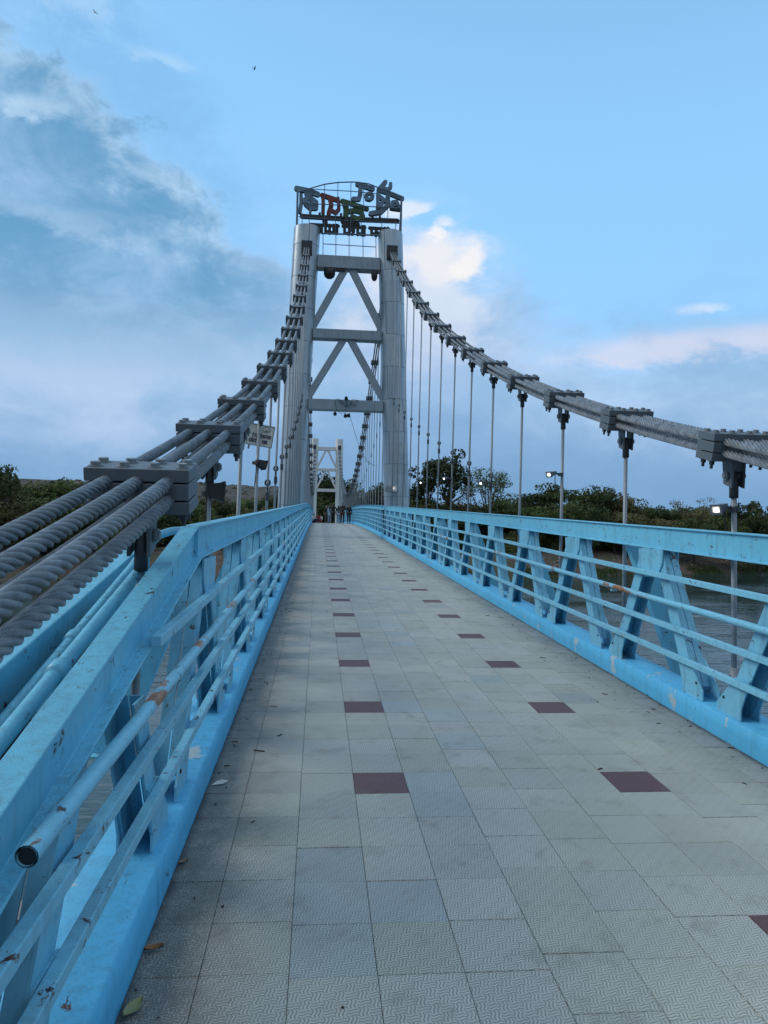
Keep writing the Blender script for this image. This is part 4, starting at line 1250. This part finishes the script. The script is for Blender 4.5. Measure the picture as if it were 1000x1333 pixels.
# ------------------------------------------------------------------ beam and conduits under the left ropes
mb = MB()
st = line(-2.0, 4.5, 1.0)
mb.sweep([(-0.06, -0.26), (0.06, -0.26), (0.06, 0.0), (-0.06, 0.0)], [(-1.085, d, zc(d) + 1.33 + 0.152 * (d - 4.14)) for d in st])
tag(mb.build('edge_beam', M_BLUE, bevel=0.006), 'sloping light blue steel beam just beneath the thick left ropes', 'beam')
def conduit(pts, r, label, couplings):
    rt = tag(empty('conduit', pts[0]), label, 'conduit', 'blue conduits behind the sloping beam')
    mb = MB(); mb.tube(pts, r, 14); mb.build('pipe', M_BLUE, rt, smooth=True)
    for (a, b2) in couplings:
        mb = MB(); mb.tube([a, b2], r * 1.35, 14); mb.build('coupling', M_BLUE, rt, smooth=True)
def c1(d): return (-0.955, d, zc(d) + 1.285 + 0.228 * (d - 3.83))
def c2(d): return (-0.845, d, zc(d) + 1.066 + 0.218 * (d - 2.455))
conduit([c1(d) for d in (-1.5, 0, 1, 2, 3, 3.8)] + [(-0.945, 4.05, zc(4) + 1.37), (-0.92, 4.25, zc(4.2) + 1.43), (-0.90, 4.5, zc(4.5) + 1.44), (-0.90, 6.5, zc(6.5) + 1.40)], 0.024, 'upper thin light blue conduit running beside the sloping beam', [(c1(2.9), c1(2.96))])
conduit([c2(d) for d in (-1.5, 0, 1, 2, 3, 3.6)], 0.026, 'lower light blue conduit with a rusty coupling beside the sloping beam', [(c2(2.42), c2(2.49))])
mb = MB(); mb.tube([(-0.90, d, zc(d) + 0.97 + 0.21 * (d - 2.6) + 0.02 * math.sin(d * 5)) for d in np.arange(0.5, 3.6, 0.12)], 0.008, 6)
tag(mb.build('electric_cable', M_BLUE), 'thin painted electric cable drooping between the two blue conduits', 'cable')
# dark sheets added to make the gaps around the conduits dark
mb = MB(); mb.sweep([(-1.02, -0.30), (-1.008, -0.30), (-1.008, 0.0), (-1.02, 0.0)], [(0, d, zc(d) + 1.22 + 0.19 * (d - 4.0)) for d in st[:-1]])
mb.sweep([(-1.006, -0.004), (-0.80, -0.004), (-0.80, 0.0), (-1.006, 0.0)], [(0, d, zc(d) + 0.86 + 0.20 * (d - 2.6)) for d in st[:-1]])
tag(mb.build('dark_gap_sheet', M_DARK), 'dark sheet added to fill the gaps around the two conduits', 'plate')

# ------------------------------------------------------------------ people on the far walkway
def skin_obj(name, verts, edges, radii, mats, parent, levels=1, root_i=0):
    me = bpy.data.meshes.new(name)
    me.from_pydata(verts, edges, [])
    o = bpy.data.objects.new(name, me); COL.objects.link(o)
    if not me.skin_vertices:
        # the layer is made by the modifier's data; add it through bmesh
        bm = bmesh.new(); bm.from_mesh(me); bm.verts.layers.skin.verify(); bm.to_mesh(me); bm.free()
    sv = me.skin_vertices[0].data
    for i, r in enumerate(radii):
        sv[i].radius = (r, r) if not isinstance(r, tuple) else r
    sv[root_i].use_root = True
    m = o.modifiers.new('skin', 'SKIN'); m.use_smooth_shade = True
    s = o.modifiers.new('sub', 'SUBSURF'); s.levels = levels; s.render_levels = levels
    for q in (mats if isinstance(mats, (list, tuple)) else [mats]): me.materials.append(q)
    o.parent = parent
    return o
SKINS = [plain('skin_a', (0.20, 0.115, 0.075), 0.6), plain('skin_b', (0.27, 0.165, 0.115), 0.6)]
M_HAIR = plain('black_hair', (0.012, 0.011, 0.011), 0.5)
CLOTH = {}
def cloth(c):
    if c not in CLOTH: CLOTH[c] = plain('cloth_%d' % len(CLOTH), c, 0.85)
    return CLOTH[c]
def person(x, d, facing, h, pose, top, bottom, label, long_hair=False, skirt=False, skin=0):
    root = tag(empty('person', (x, d, zc(d) + 0.002)), label, 'person', 'people standing and sitting on the far walkway')
    root.rotation_euler = (0, 0, facing)
    k = h / 1.70
    root.scale = (k, k, k)
    sit = pose == 'sit'
    hip = 0.13 if sit else 0.92
    lean = 0.06 if sit else 0.0
    V = []; E = []; Rr = []
    def v(p, r, to=None):
        V.append(p); Rr.append(r)
        if to is not None: E.append((to, len(V) - 1))
        return len(V) - 1
    pel = v((0, 0, hip), 0.12)
    sp = v((0, lean * 0.5, hip + 0.20), 0.115, pel)
    ch = v((0, lean, hip + 0.42), 0.125, sp)
    nk = v((0, lean, hip + 0.55), 0.052, ch)
    hd0 = v((0, lean - 0.015, hip + 0.63), 0.070, nk)
    hd1 = v((0, lean - 0.010, hip + 0.70), 0.088, hd0)
    hd2 = v((0, lean, hip + 0.77), 0.065, hd1)
    v((0, lean - 0.105, hip + 0.675), 0.014, hd1)              # nose
    arms = []; legs = []
    for s in (-1, 1):
        sh = v((s * 0.175, lean, hip + 0.48), 0.055, ch)
        if pose == 'folded' or (pose == 'hold' and s > 0):
            elb, wr = (s * 0.25, -0.04, hip + 0.22), (s * 0.06, -0.22, hip + 0.27)
        elif pose == 'hip':
            elb, wr = (s * 0.36, 0.05, hip + 0.25), (s * 0.20, -0.06, hip + 0.06)
        elif sit:
            elb, wr = (s * 0.24, -0.10, hip + 0.22), (s * 0.15, -0.30, hip + 0.25)
        else:
            elb, wr = (s * 0.235, 0.02, hip + 0.20), (s * 0.25, -0.05, hip - 0.04)
        e = v(elb, 0.042, sh); w = v(wr, 0.028, e)
        fwd = (Vector(wr) - Vector(elb)).normalized()
        lat = fwd.cross(Vector((0, 1, 0.3))).normalized()
        pa = v(tuple(Vector(wr) + fwd * 0.07), 0.030, w)
        for q, (ln, of) in enumerate(((0.070, -0.030), (0.085, -0.010), (0.080, 0.010), (0.062, 0.030))):
            f1 = v(tuple(Vector(wr) + fwd * (0.08 + ln * 0.5) + lat * of), 0.009, pa)
            v(tuple(Vector(wr) + fwd * (0.07 + ln) + lat * of + Vector((0, -0.012, -0.006))), 0.008, f1)
        v(tuple(Vector(wr) + fwd * 0.075 + lat * -0.058), 0.010, w)  # thumb
        arms.append((sh, e, w))
        hj = v((s * 0.095, 0, hip - 0.05), 0.090, pel)
        if sit:
            kn, an, toe = (s * 0.14, -0.36, 0.36), (s * 0.12, -0.48, 0.07), (s * 0.13, -0.62, 0.035)
        else:
            st = 0.05 * s if pose == 'hold' else 0.015 * s
            kn, an, toe = (s * 0.105, -0.02 + st, 0.50), (s * 0.11, 0.02 + st, 0.08), (s * 0.12, -0.13 + st, 0.035)
        kk = v(kn, 0.060, hj); aa = v(an, 0.042, kk); v(toe, 0.034, aa)
        legs.append((hj, kk, aa))
    skin_obj('body', V, E, Rr, SKINS[skin], root)
    # shirt: torso and sleeves
    tv = [V[pel], V[sp], V[ch], (0, lean, hip + 0.53)]; te = [(0, 1), (1, 2), (2, 3)]; tr = [0.150, 0.142, 0.152, 0.075]
    for (sh, e, w) in arms:
        i = len(tv); m_ = tuple((Vector(V[e]) * 0.45 + Vector(V[w]) * 0.55))
        tv += [V[sh], V[e], m_]; te += [(2, i), (i, i + 1), (i + 1, i + 2)]; tr += [0.074, 0.056, 0.046]
    if skirt:
        tv += [(0, 0, hip - 0.30)]; te += [(0, len(tv) - 1)]; tr += [0.19]
    skin_obj('shirt', tv, te, tr, cloth(top), root)
    bv = [V[pel]]; be = []; br = [0.140]
    for (hj, kk, aa) in legs:
        i = len(bv); bv += [V[hj], V[kk], V[aa]]; be += [(0, i), (i, i + 1), (i + 1, i + 2)]; br += [0.108, 0.078, 0.062]
    skin_obj('trousers', bv, be, br, cloth(bottom), root)
    hv = [(0, lean + 0.012, hip + 0.735), (0, lean + 0.045, hip + 0.69)]; he = [(0, 1)]; hr = [0.088, 0.080]
    if long_hair: hv += [(0, lean + 0.085, hip + 0.54), (0, lean + 0.11, hip + 0.36)]; he += [(1, 2), (2, 3)]; hr += [0.070, 0.045]
    skin_obj('hair', hv, he, hr, M_HAIR, root)
    # eyes and mouth
    mb = MB()
    for s in (-1, 1): mb.obox((s * 0.032, lean - 0.096, hip + 0.715), (0.018, 0.008, 0.009), Matrix.Identity(3))
    mb.obox((0, lean - 0.090, hip + 0.640), (0.04, 0.010, 0.008), Matrix.Identity(3))
    me = mb.mesh('face_features', M_HAIR); o = bpy.data.objects.new('face_features', me); COL.objects.link(o); o.parent = root
BLACKC, NAVY, JEAN, LJEAN, RED, WHITE, TEAL, MAROON, GREYC = (0.014, 0.014, 0.016), (0.018, 0.026, 0.05), (0.05, 0.085, 0.15), (0.22, 0.34, 0.48), (0.27, 0.022, 0.022), (0.55, 0.57, 0.60), (0.055, 0.12, 0.15), (0.06, 0.016, 0.018), (0.07, 0.06, 0.06)
person(2.62, 62.2, 0.35, 1.72, 'stand', NAVY, NAVY, 'person in dark navy clothes standing against the right railing')
person(2.02, 61.0, -0.2, 1.78, 'folded', BLACKC, MAROON, 'tall person in a black top and dark red trousers with arms folded')
person(1.72, 62.6, 2.9, 1.60, 'stand', TEAL, LJEAN, 'person in a teal top and pale blue jeans between two people in black', True)
person(1.22, 61.2, 3.3, 1.70, 'hip', BLACKC, BLACKC, 'person in all black with long hair standing left of the one in teal', True)
person(0.98, 63.6, 2.6, 1.55, 'stand', LJEAN, LJEAN, 'person in pale blue clothes half hidden behind the one in black', True, True)
person(0.72, 66.0, 0.3, 1.62, 'hold', BLACKC, GREYC, 'person in a black top standing near the middle of the walkway', False, False, 1)
person(0.98, 68.0, -0.5, 1.66, 'folded', GREYC, BLACKC, 'person in grey and black just behind the middle of the walkway')
person(0.18, 70.0, -0.4, 1.55, 'sit', WHITE, GREYC, 'person in a white top sitting right of the one in red')
person(-0.08, 69.0, 0.4, 1.70, 'sit', RED, RED, 'person in red sitting on the walkway near the left railing', True, False, 1)
person(-0.42, 68.0, 0.8, 1.70, 'sit', WHITE, NAVY, 'person in a white shirt and navy trousers sitting by the left railing')

# ------------------------------------------------------------------ trees
def leaf_quads(V, F, c, rad_, n, size, flat=1.0, rnd=random):
    for _ in range(n):
        while True:
            q = Vector((rnd.uniform(-1, 1), rnd.uniform(-1, 1), rnd.uniform(-1, 1)))
            if 0.02 < q.length < 1: break
        q = q.normalized() * (q.length ** 0.45)
        p = Vector(c) + Vector((q.x * rad_, q.y * rad_, q.z * rad_ * flat))
        s = size * rnd.uniform(0.55, 1.35)
        nrm = (q + Vector((rnd.gauss(0, .6), rnd.gauss(0, .6), rnd.gauss(0.35, .6)))).normalized()
        a = nrm.orthogonal().normalized()
        th = rnd.uniform(0, 6.28)
        b2 = nrm.cross(a)
        a, b2 = a * math.cos(th) + b2 * math.sin(th), b2 * math.cos(th) - a * math.sin(th)
        o_ = len(V)
        V += [p - a * s, p - b2 * s * 0.55, p + a * s, p + b2 * s * 0.55]
        F.append((o_, o_ + 1, o_ + 2, o_ + 3))
def tree_meshes(kind, seed):
    """a tree 10 m tall: trunk with limbs, and a crown of leaf clumps"""
    rn = random.Random(seed)
    T = MB(); V = []; F = []
    th = {'broad': 2.6, 'sparse': 4.2, 'lacy': 3.4, 'umbrella': 3.6, 'bush': 0.4}[kind]
    lean = (rn.uniform(-.5, .5), rn.uniform(-.5, .5))
    r0 = {'bush': 0.08}.get(kind, 0.24)
    T.tube([(0, 0, -0.8), (lean[0] * .3, lean[1] * .3, th * .5), (lean[0], lean[1], th)], [r0 * 1.35, r0, r0 * .8], 8)
    base = Vector((lean[0], lean[1], th))
    nl = {'broad': 11, 'sparse': 10, 'lacy': 13, 'umbrella': 10, 'bush': 7}[kind]
    for i in range(nl):
        az_ = 6.283 * i / nl + rn.uniform(-.35, .35)
        if kind == 'broad': rr_, hh_ = rn.uniform(0.6, 4.0), rn.uniform(3.6, 9.0); hh_ = min(hh_, 9.4 - rr_ * 0.55)
        elif kind == 'sparse': rr_, hh_ = rn.uniform(0.5, 3.6), rn.uniform(5.0, 9.2)
        elif kind == 'lacy': rr_, hh_ = rn.uniform(0.8, 4.0), rn.uniform(5.2, 9.2)
        elif kind == 'umbrella': rr_, hh_ = rn.uniform(1.2, 5.6), rn.uniform(6.9, 8.9)
        else: rr_, hh_ = rn.uniform(0.5, 4.2), rn.uniform(1.6, 8.4); hh_ = min(hh_, 9.3 - rr_)
        tip = Vector((math.cos(az_) * rr_, math.sin(az_) * rr_, hh_))
        mid_ = base * 0.45 + tip * 0.55 + Vector((rn.uniform(-.4, .4), rn.uniform(-.4, .4), -0.35))
        T.tube([base, mid_, tip], [r0 * 0.55, r0 * 0.32, r0 * 0.1], 5)
        subs = [tip]
        for _ in range(3 if kind in ('sparse', 'lacy') else 2):
            st_ = mid_.lerp(tip, rn.uniform(0.1, 0.8))
            e = st_ + Vector((rn.uniform(-1.6, 1.6), rn.uniform(-1.6, 1.6), rn.uniform(0.0, 1.3)))
            T.tube([st_, e], [r0 * 0.18, r0 * 0.06], 4)
            subs.append(e)
        for e in subs:
            if kind == 'broad': leaf_quads(V, F, e, rn.uniform(1.0, 1.9), rn.randint(90, 150), 0.24, 0.75, rn)
            elif kind == 'bush': leaf_quads(V, F, e, rn.uniform(1.1, 2.0), rn.randint(70, 110), 0.26, 0.8, rn)
            elif kind == 'umbrella': leaf_quads(V, F, e, rn.uniform(1.2, 1.9), rn.randint(90, 130), 0.22, 0.34, rn)
            elif kind == 'sparse':
                if rn.random() < 0.8: leaf_quads(V, F, e, rn.uniform(0.5, 1.05), rn.randint(35, 65), 0.24, 0.8, rn)
            else:
                leaf_quads(V, F, e, rn.uniform(0.7, 1.3), rn.randint(30, 48), 0.15, 0.6, rn)
                for _ in range(4):
                    e2 = e + Vector((rn.uniform(-1, 1), rn.uniform(-1, 1), rn.uniform(-.2, .9)))
                    T.tube([e, e2], [0.03, 0.012], 3)
    if kind == 'broad':
        for _ in range(10):
            a = rn.uniform(0, 6.28); rr_ = rn.uniform(0, 3.4)
            leaf_quads(V, F, (math.cos(a) * rr_, math.sin(a) * rr_, rn.uniform(2.6, 8.2 - rr_ * 0.7)), rn.uniform(0.9, 1.7), 110, 0.25, 0.8, rn)
    me = bpy.data.meshes.new('crown'); me.from_pydata(V, [], F)
    return T, me
TREES=[('sparse',26.9,150,19.2),('sparse',23.0,152,17.3),('lacy',39.1,160,16.6),('lacy',33.8,158,11.3),('umbrella',59.9,165,14.0),('umbrella',53.4,168,11.8),('broad',70.4,172,13.4),('broad',74.9,170,11.5),('umbrella',43.3,162,9.1),('broad',84.7,180,9.5),('broad',89.6,178,9.6),('lacy',94.4,172,11.8),('broad',93.5,176,9.4),('broad',103.0,180,9.8),('sparse',104.4,170,10.8),('sparse',109.2,168,11.2),('broad',115.6,170,10.9),('broad',123.2,172,11.5),('broad',134.9,175,11.5),('broad',145.7,175,13.0),('broad',47.6,158,8.1),('broad',54.0,156,9.1),('broad',62.0,158,9.2),('broad',28.4,150,8.2),('broad',20.8,155,10.8),('broad',24.8,153,9.1),('broad',34.7,154,7.7),('broad',77.5,160,6.0),('broad',86.7,158,6.2),('broad',97.3,160,6.8),('broad',105.3,162,7.4),('broad',68.3,160,7.3),('broad',8.0,160,9.4),('broad',10.9,162,10.9),('broad',13.3,160,12.3),('broad',15.2,158,11.7),('broad',7.2,170,8.5),('broad',-0.6,150,11.6),('broad',1.4,152,13.7),('broad',3.6,154,12.3),('broad',0.7,146,9.0),('broad',-2.7,160,10.5),('sparse',-46.4,110,11.4),('broad',-49.4,120,8.1),('broad',-49.0,125,8.3),('broad',-47.3,128,9.2),('broad',-45.8,132,9.7),('broad',-43.6,134,9.4),('broad',-41.2,138,8.9),('broad',-52.7,118,8.3),('broad',-57.3,118,8.5),('broad',-44.9,112,5.3),('broad',-41.9,116,5.8),('broad',-39.8,120,6.3),('broad',-41.4,150,8.9),('broad',-26.6,165,9.3),('broad',-22.7,165,8.5),('broad',-18.9,170,8.8),('broad',-12.7,170,9.3),('broad',-6.9,172,9.9),('broad',-32.1,165,9.0),('broad',-37.7,160,9.2)]

KINDS = {}
LM = {'broad': [M_LEAF, M_LEAF, M_LEAF_DARK, M_LEAF_DRY], 'sparse': [M_LEAF_DARK, M_LEAF_DARK], 'lacy': [M_LEAF, M_LEAF_DRY], 'umbrella': [M_LEAF, M_LEAF_DARK], 'bush': [M_LEAF, M_LEAF_DRY, M_LEAF_DARK]}
for kd, ms in LM.items():
    KINDS[kd] = []
    for i, m in enumerate(ms):
        T, me = tree_meshes(kd, 31 * i + len(kd) * 7)
        me.materials.append(m)
        tm = T.mesh('trunk', M_BARK)
        co = np.empty(len(me.vertices) * 3, dtype=np.float32); me.vertices.foreach_get('co', co)
        KINDS[kd].append((tm, me, float(np.percentile(co[2::3], 99.5))))
def ground_z(x, y):
    o_ = y - shore(max(min(x, 300), -300))
    return -6.05 + 4.6 * (1 - math.exp(-max(o_, 0) / 9.0)) + (max(0, o_ - 70)) * 0.006
def put_tree(nm, kd, var, x, y, top, spread, label, cat, group):
    g = ground_z(x, y) - 0.15
    rt = tag(empty(nm, (x, y, g)), label, cat, group)
    tm, cm, mh = KINDS[kd][var % len(KINDS[kd])]
    sc = max(1.2, (top - g)) / mh
    for n_, me in (('trunk', tm), ('crown', cm)):
        o = bpy.data.objects.new(n_, me); COL.objects.link(o); o.parent = rt
    rt.rotation_euler = (0, 0, random.uniform(0, 6.28))
    rt.scale = (sc * spread, sc * spread, sc)
SPECIAL = {0: 'tall dark tree with open clumpy branches just right of the right tower leg', 1: 'thin dark tree touching the right tower leg behind the hanger rods',
           2: 'pale lacy tree with fine bare branches behind the right hanger rods', 4: 'wide umbrella-crowned tree behind the third right hanger rod',
           }
SPECIAL[[i for i, t in enumerate(TREES) if t[1] == -46.4][0]] = 'tall dark tree with sparse leaves at the left edge of the photo'
for i, (kd, x, y, top) in enumerate(TREES):
    g = ground_z(x, y)
    hgt = top - g
    spread = {'broad': 11.0 / max(hgt, 6) if hgt < 11 else 0.85, 'sparse': 0.72, 'lacy': 0.85, 'umbrella': 0.95}[kd]
    spread = min(1.5, spread)
    if x == -46.4: spread = 0.55
    side = 'right bank' if x > 18 else 'left bank' if x < -5 else 'far bank straight ahead'
    if i in SPECIAL: lab, gr = SPECIAL[i], None
    else:
        word = ['bushy green', 'bushy mid-green', 'bushy dark', 'bushy olive-brown'][i % 4] if kd == 'broad' else {'sparse': 'sparse dark', 'lacy': 'thin lacy', 'umbrella': 'flat-topped'}[kd]
        lab = '%s tree in the belt of trees on the %s' % (word, side); gr = '%s trees on the %s' % (word, side)
    put_tree('tree', kd, i, x, y, top, spread, lab, 'tree', gr)
# the closed belt of wood behind
rb = random.Random(17)
BW = ['bushy green', 'bushy mid-green', 'bushy dark', 'bushy olive-brown']
for i in range(48):
    x = 20 + 3.2 * i + rb.uniform(-1.5, 1.5) if i < 36 else -80 + (i - 36) * 6.2
    y = shore(x) + rb.uniform(30, 62)
    D_ = math.hypot(x, y)
    top = 1.65 + rb.uniform(24, 44) * y / 930 + (2.0 if 50 < x < 80 else 0)
    side = 'right bank' if x > 0 else 'left bank'
    put_tree('tree', 'broad', i, x, y, top, rb.uniform(1.0, 1.3), '%s tree at the back of the tree belt on the %s' % (BW[i % 4], side), 'tree', '%s trees at the back on the %s' % (BW[i % 4], side))
# shrubs along the banks
rs = random.Random(3)
nb = 0
for i in range(210):
    x = rs.choice([rs.uniform(20, 150), rs.uniform(30, 130), rs.uniform(-75, -4)])
    y = shore(x) + (rs.uniform(11, 48) if x > 0 else rs.uniform(5, 70))
    SW = ['green', 'dry olive', 'dark']; wh = 'close to the waterline' if y - shore(x) < 18 else 'under the trees'
    h = rs.uniform(1.8, 4.4) + (1.8 if y - shore(x) > 25 else 0)
    side = 'right bank' if x > 0 else 'left bank'
    put_tree('shrub', 'bush', i, x, y, ground_z(x, y) + h, rs.uniform(1.0, 1.7), '%s shrub %s on the %s' % (SW[i % 3], wh, side), 'shrub', '%s shrubs %s on the %s' % (SW[i % 3], wh, side))
# scrub over the ridge, far off
V = []; F = []
rh = random.Random(23)
for i in range(800):
    x = rh.uniform(-330, 10); t = rh.uniform(0.1, 0.46)
    y = 330 + 560 * t
    top_ = max(2.0, ridge(x)) * min(1.0, max(0.0, (30 - x)) / 60.0 + 0.02)
    z = -3.0 + (top_ + 3.0) * (math.sin(min(1.0, t / 0.5) * math.pi / 2) ** 1.3)
    leaf_quads(V, F, (x, y, z - 0.4), rh.uniform(1.0, 2.4), 14, 0.7, 0.6, rh)
me = bpy.data.meshes.new('hill_scrub'); me.from_pydata(V, [], F); me.materials.append(M_LEAF_DRY)
tag(place('hill_scrub', me), kind='stuff')
# reeds and grass at the waterline
V = []; F = []
for i in range(9000):
    x = rs.uniform(20, 170) if rs.random() < 0.75 else rs.uniform(-70, 20)
    y = shore(x) + rs.gauss(1.6, 1.1)
    if noise.noise((x * 0.11, 0, 4)) < -0.05: continue
    z = ground_z(x, y) - 0.1; h = rs.uniform(0.25, 0.8); w = rs.uniform(0.1, 0.25); a = rs.uniform(0, 3.14)
    o_ = len(V); ca_, sa_ = math.cos(a) * w, math.sin(a) * w
    V += [(x - ca_, y - sa_, z), (x + ca_, y + sa_, z), (x + rs.uniform(-.2, .2), y + rs.uniform(-.2, .2), z + h)]; F.append((o_, o_ + 1, o_ + 2))
me = bpy.data.meshes.new('waterside_grass'); me.from_pydata(V, [], F); me.materials.append(M_LEAF)
tag(place('waterside_grass', me), kind='stuff')
# stones and driftwood on the mud
mb = MB()
for i in range(900):
    x = rs.uniform(15, 170) if rs.random() < 0.8 else rs.uniform(-70, 15)
    y = shore(x) + rs.uniform(1, 15)
    z = ground_z(x, y) + 0.1; s_ = rs.uniform(0.10, 0.34)
    mb.obox((x, y, z), (s_ * rs.uniform(.8, 2.0), s_, s_ * .7), Matrix.Rotation(rs.uniform(0, 3), 3, 'Z') @ Matrix.Rotation(rs.uniform(-.5, .5), 3, 'X'))
tag(mb.build('bank_rubble', plain('bank_stone', (0.26, 0.23, 0.19), 0.9)), kind='stuff')

# ------------------------------------------------------------------ small things on the walkway
def leaf_thing(x, d, ln, rot, c, label):
    mb = MB(); n = 8; vs = []; fs = []
    for i in range(n + 1):
        t = i / n; w = math.sin(math.pi * min(1, t * 1.02)) ** 0.8 * ln * 0.22
        z = 0.004 + 0.12 * ln * (t - 0.5) ** 2 * 2
        for q, dz in ((-1, 0.010), (0, 0.0), (1, 0.012)):
            vs.append((ln * (t - 0.5), q * w, z + dz * abs(q)))
    for i in range(n):
        for q in range(2): fs.append((i * 3 + q, i * 3 + q + 1, (i + 1) * 3 + q + 1, (i + 1) * 3 + q))
    mb.add(vs, fs)
    o = mb.build('fallen_leaf', plain('leaf_%s' % label[:6], c, 0.7), smooth=True)
    o.location = (x, d, zc(d) + 0.002); o.rotation_euler = (0.03, 0, rot)
    tag(o, label, 'leaf')
leaf_thing(-0.555, 2.39, 0.10, 1.2, (0.28, 0.30, 0.14), 'pale yellow-green fallen leaf against the left kerb')
leaf_thing(-0.560, 2.70, 0.07, 0.3, (0.22, 0.10, 0.035), 'small brown fallen leaf at the foot of the left kerb')
leaf_thing(-0.57, 3.32, 0.05, 0.8, (0.20, 0.17, 0.10), 'curled tan leaf further along the left kerb')
mb = MB(); q = [(0, 0), (.06, .01), (.09, .03), (.05, .05), (.02, .04)]
mb.prism([(-0.575 + a, 4.20 + b2, zc(4.2 + b2) + 0.006 + 0.25 * a * b2 * 20) for a, b2 in q], (0, 0, 0.002))
tag(mb.build('paper_scrap', plain('paper', (0.62, 0.62, 0.60), 0.8)), 'torn white paper scrap on the tiles beside the left kerb', 'paper scrap')
mb = MB()
for i in range(230):
    d = rs.uniform(2.0, 15); t = rs.random()
    x = KL + abs(rs.gauss(0, 0.14)) if t < 0.45 else KR - abs(rs.gauss(0, 0.22)) if t < 0.9 else rs.uniform(KL, KR)
    if not KL + 0.01 < x < KR - 0.01: continue
    s_ = rs.uniform(0.002, 0.007); ln = s_ * (rs.uniform(4, 12) if rs.random() < 0.25 else rs.uniform(1, 2))
    mb.obox((x, d, zc(d) + s_ * 0.5), (ln, s_, s_), Matrix.Rotation(rs.uniform(0, 3.1), 3, 'Z'))
tag(mb.build('litter', plain('dry_bits', (0.045, 0.035, 0.028), 0.9)), kind='stuff')

# ------------------------------------------------------------------ birds, far up
def bird(x, y, z, rot, label):
    mb = MB()
    mb.tube([(0, -0.22, 0), (0, -0.12, 0.02), (0, 0.05, 0.02), (0, 0.20, 0.0), (0, 0.34, 0.0)], [0.02, 0.06, 0.075, 0.04, 0.03], 6)
    for s in (-1, 1):
        mb.prism([(s * 0.04, -0.08, 0.03), (s * 0.30, -0.13, 0.12), (s * 0.62, 0.02, 0.07), (s * 0.30, 0.03, 0.11), (s * 0.04, 0.10, 0.03)], (0, 0, 0.012))
    mb.prism([(-0.03, 0.30, 0), (0.03, 0.30, 0), (0.08, 0.48, 0), (-0.08, 0.48, 0)], (0, 0, 0.01))
    o = mb.build('bird', M_BLACK); o.location = (x, y, z); o.rotation_euler = (0.1, 0.35, rot)
    tag(o, label, 'bird')
bird(-42.0, 130.0, 94.0, 0.8, 'tiny dark bird high in the sky at the upper left')
bird(-13.5, 130.0, 86.0, 2.0, 'tiny dark bird in the clear sky above the left bank of cloud')
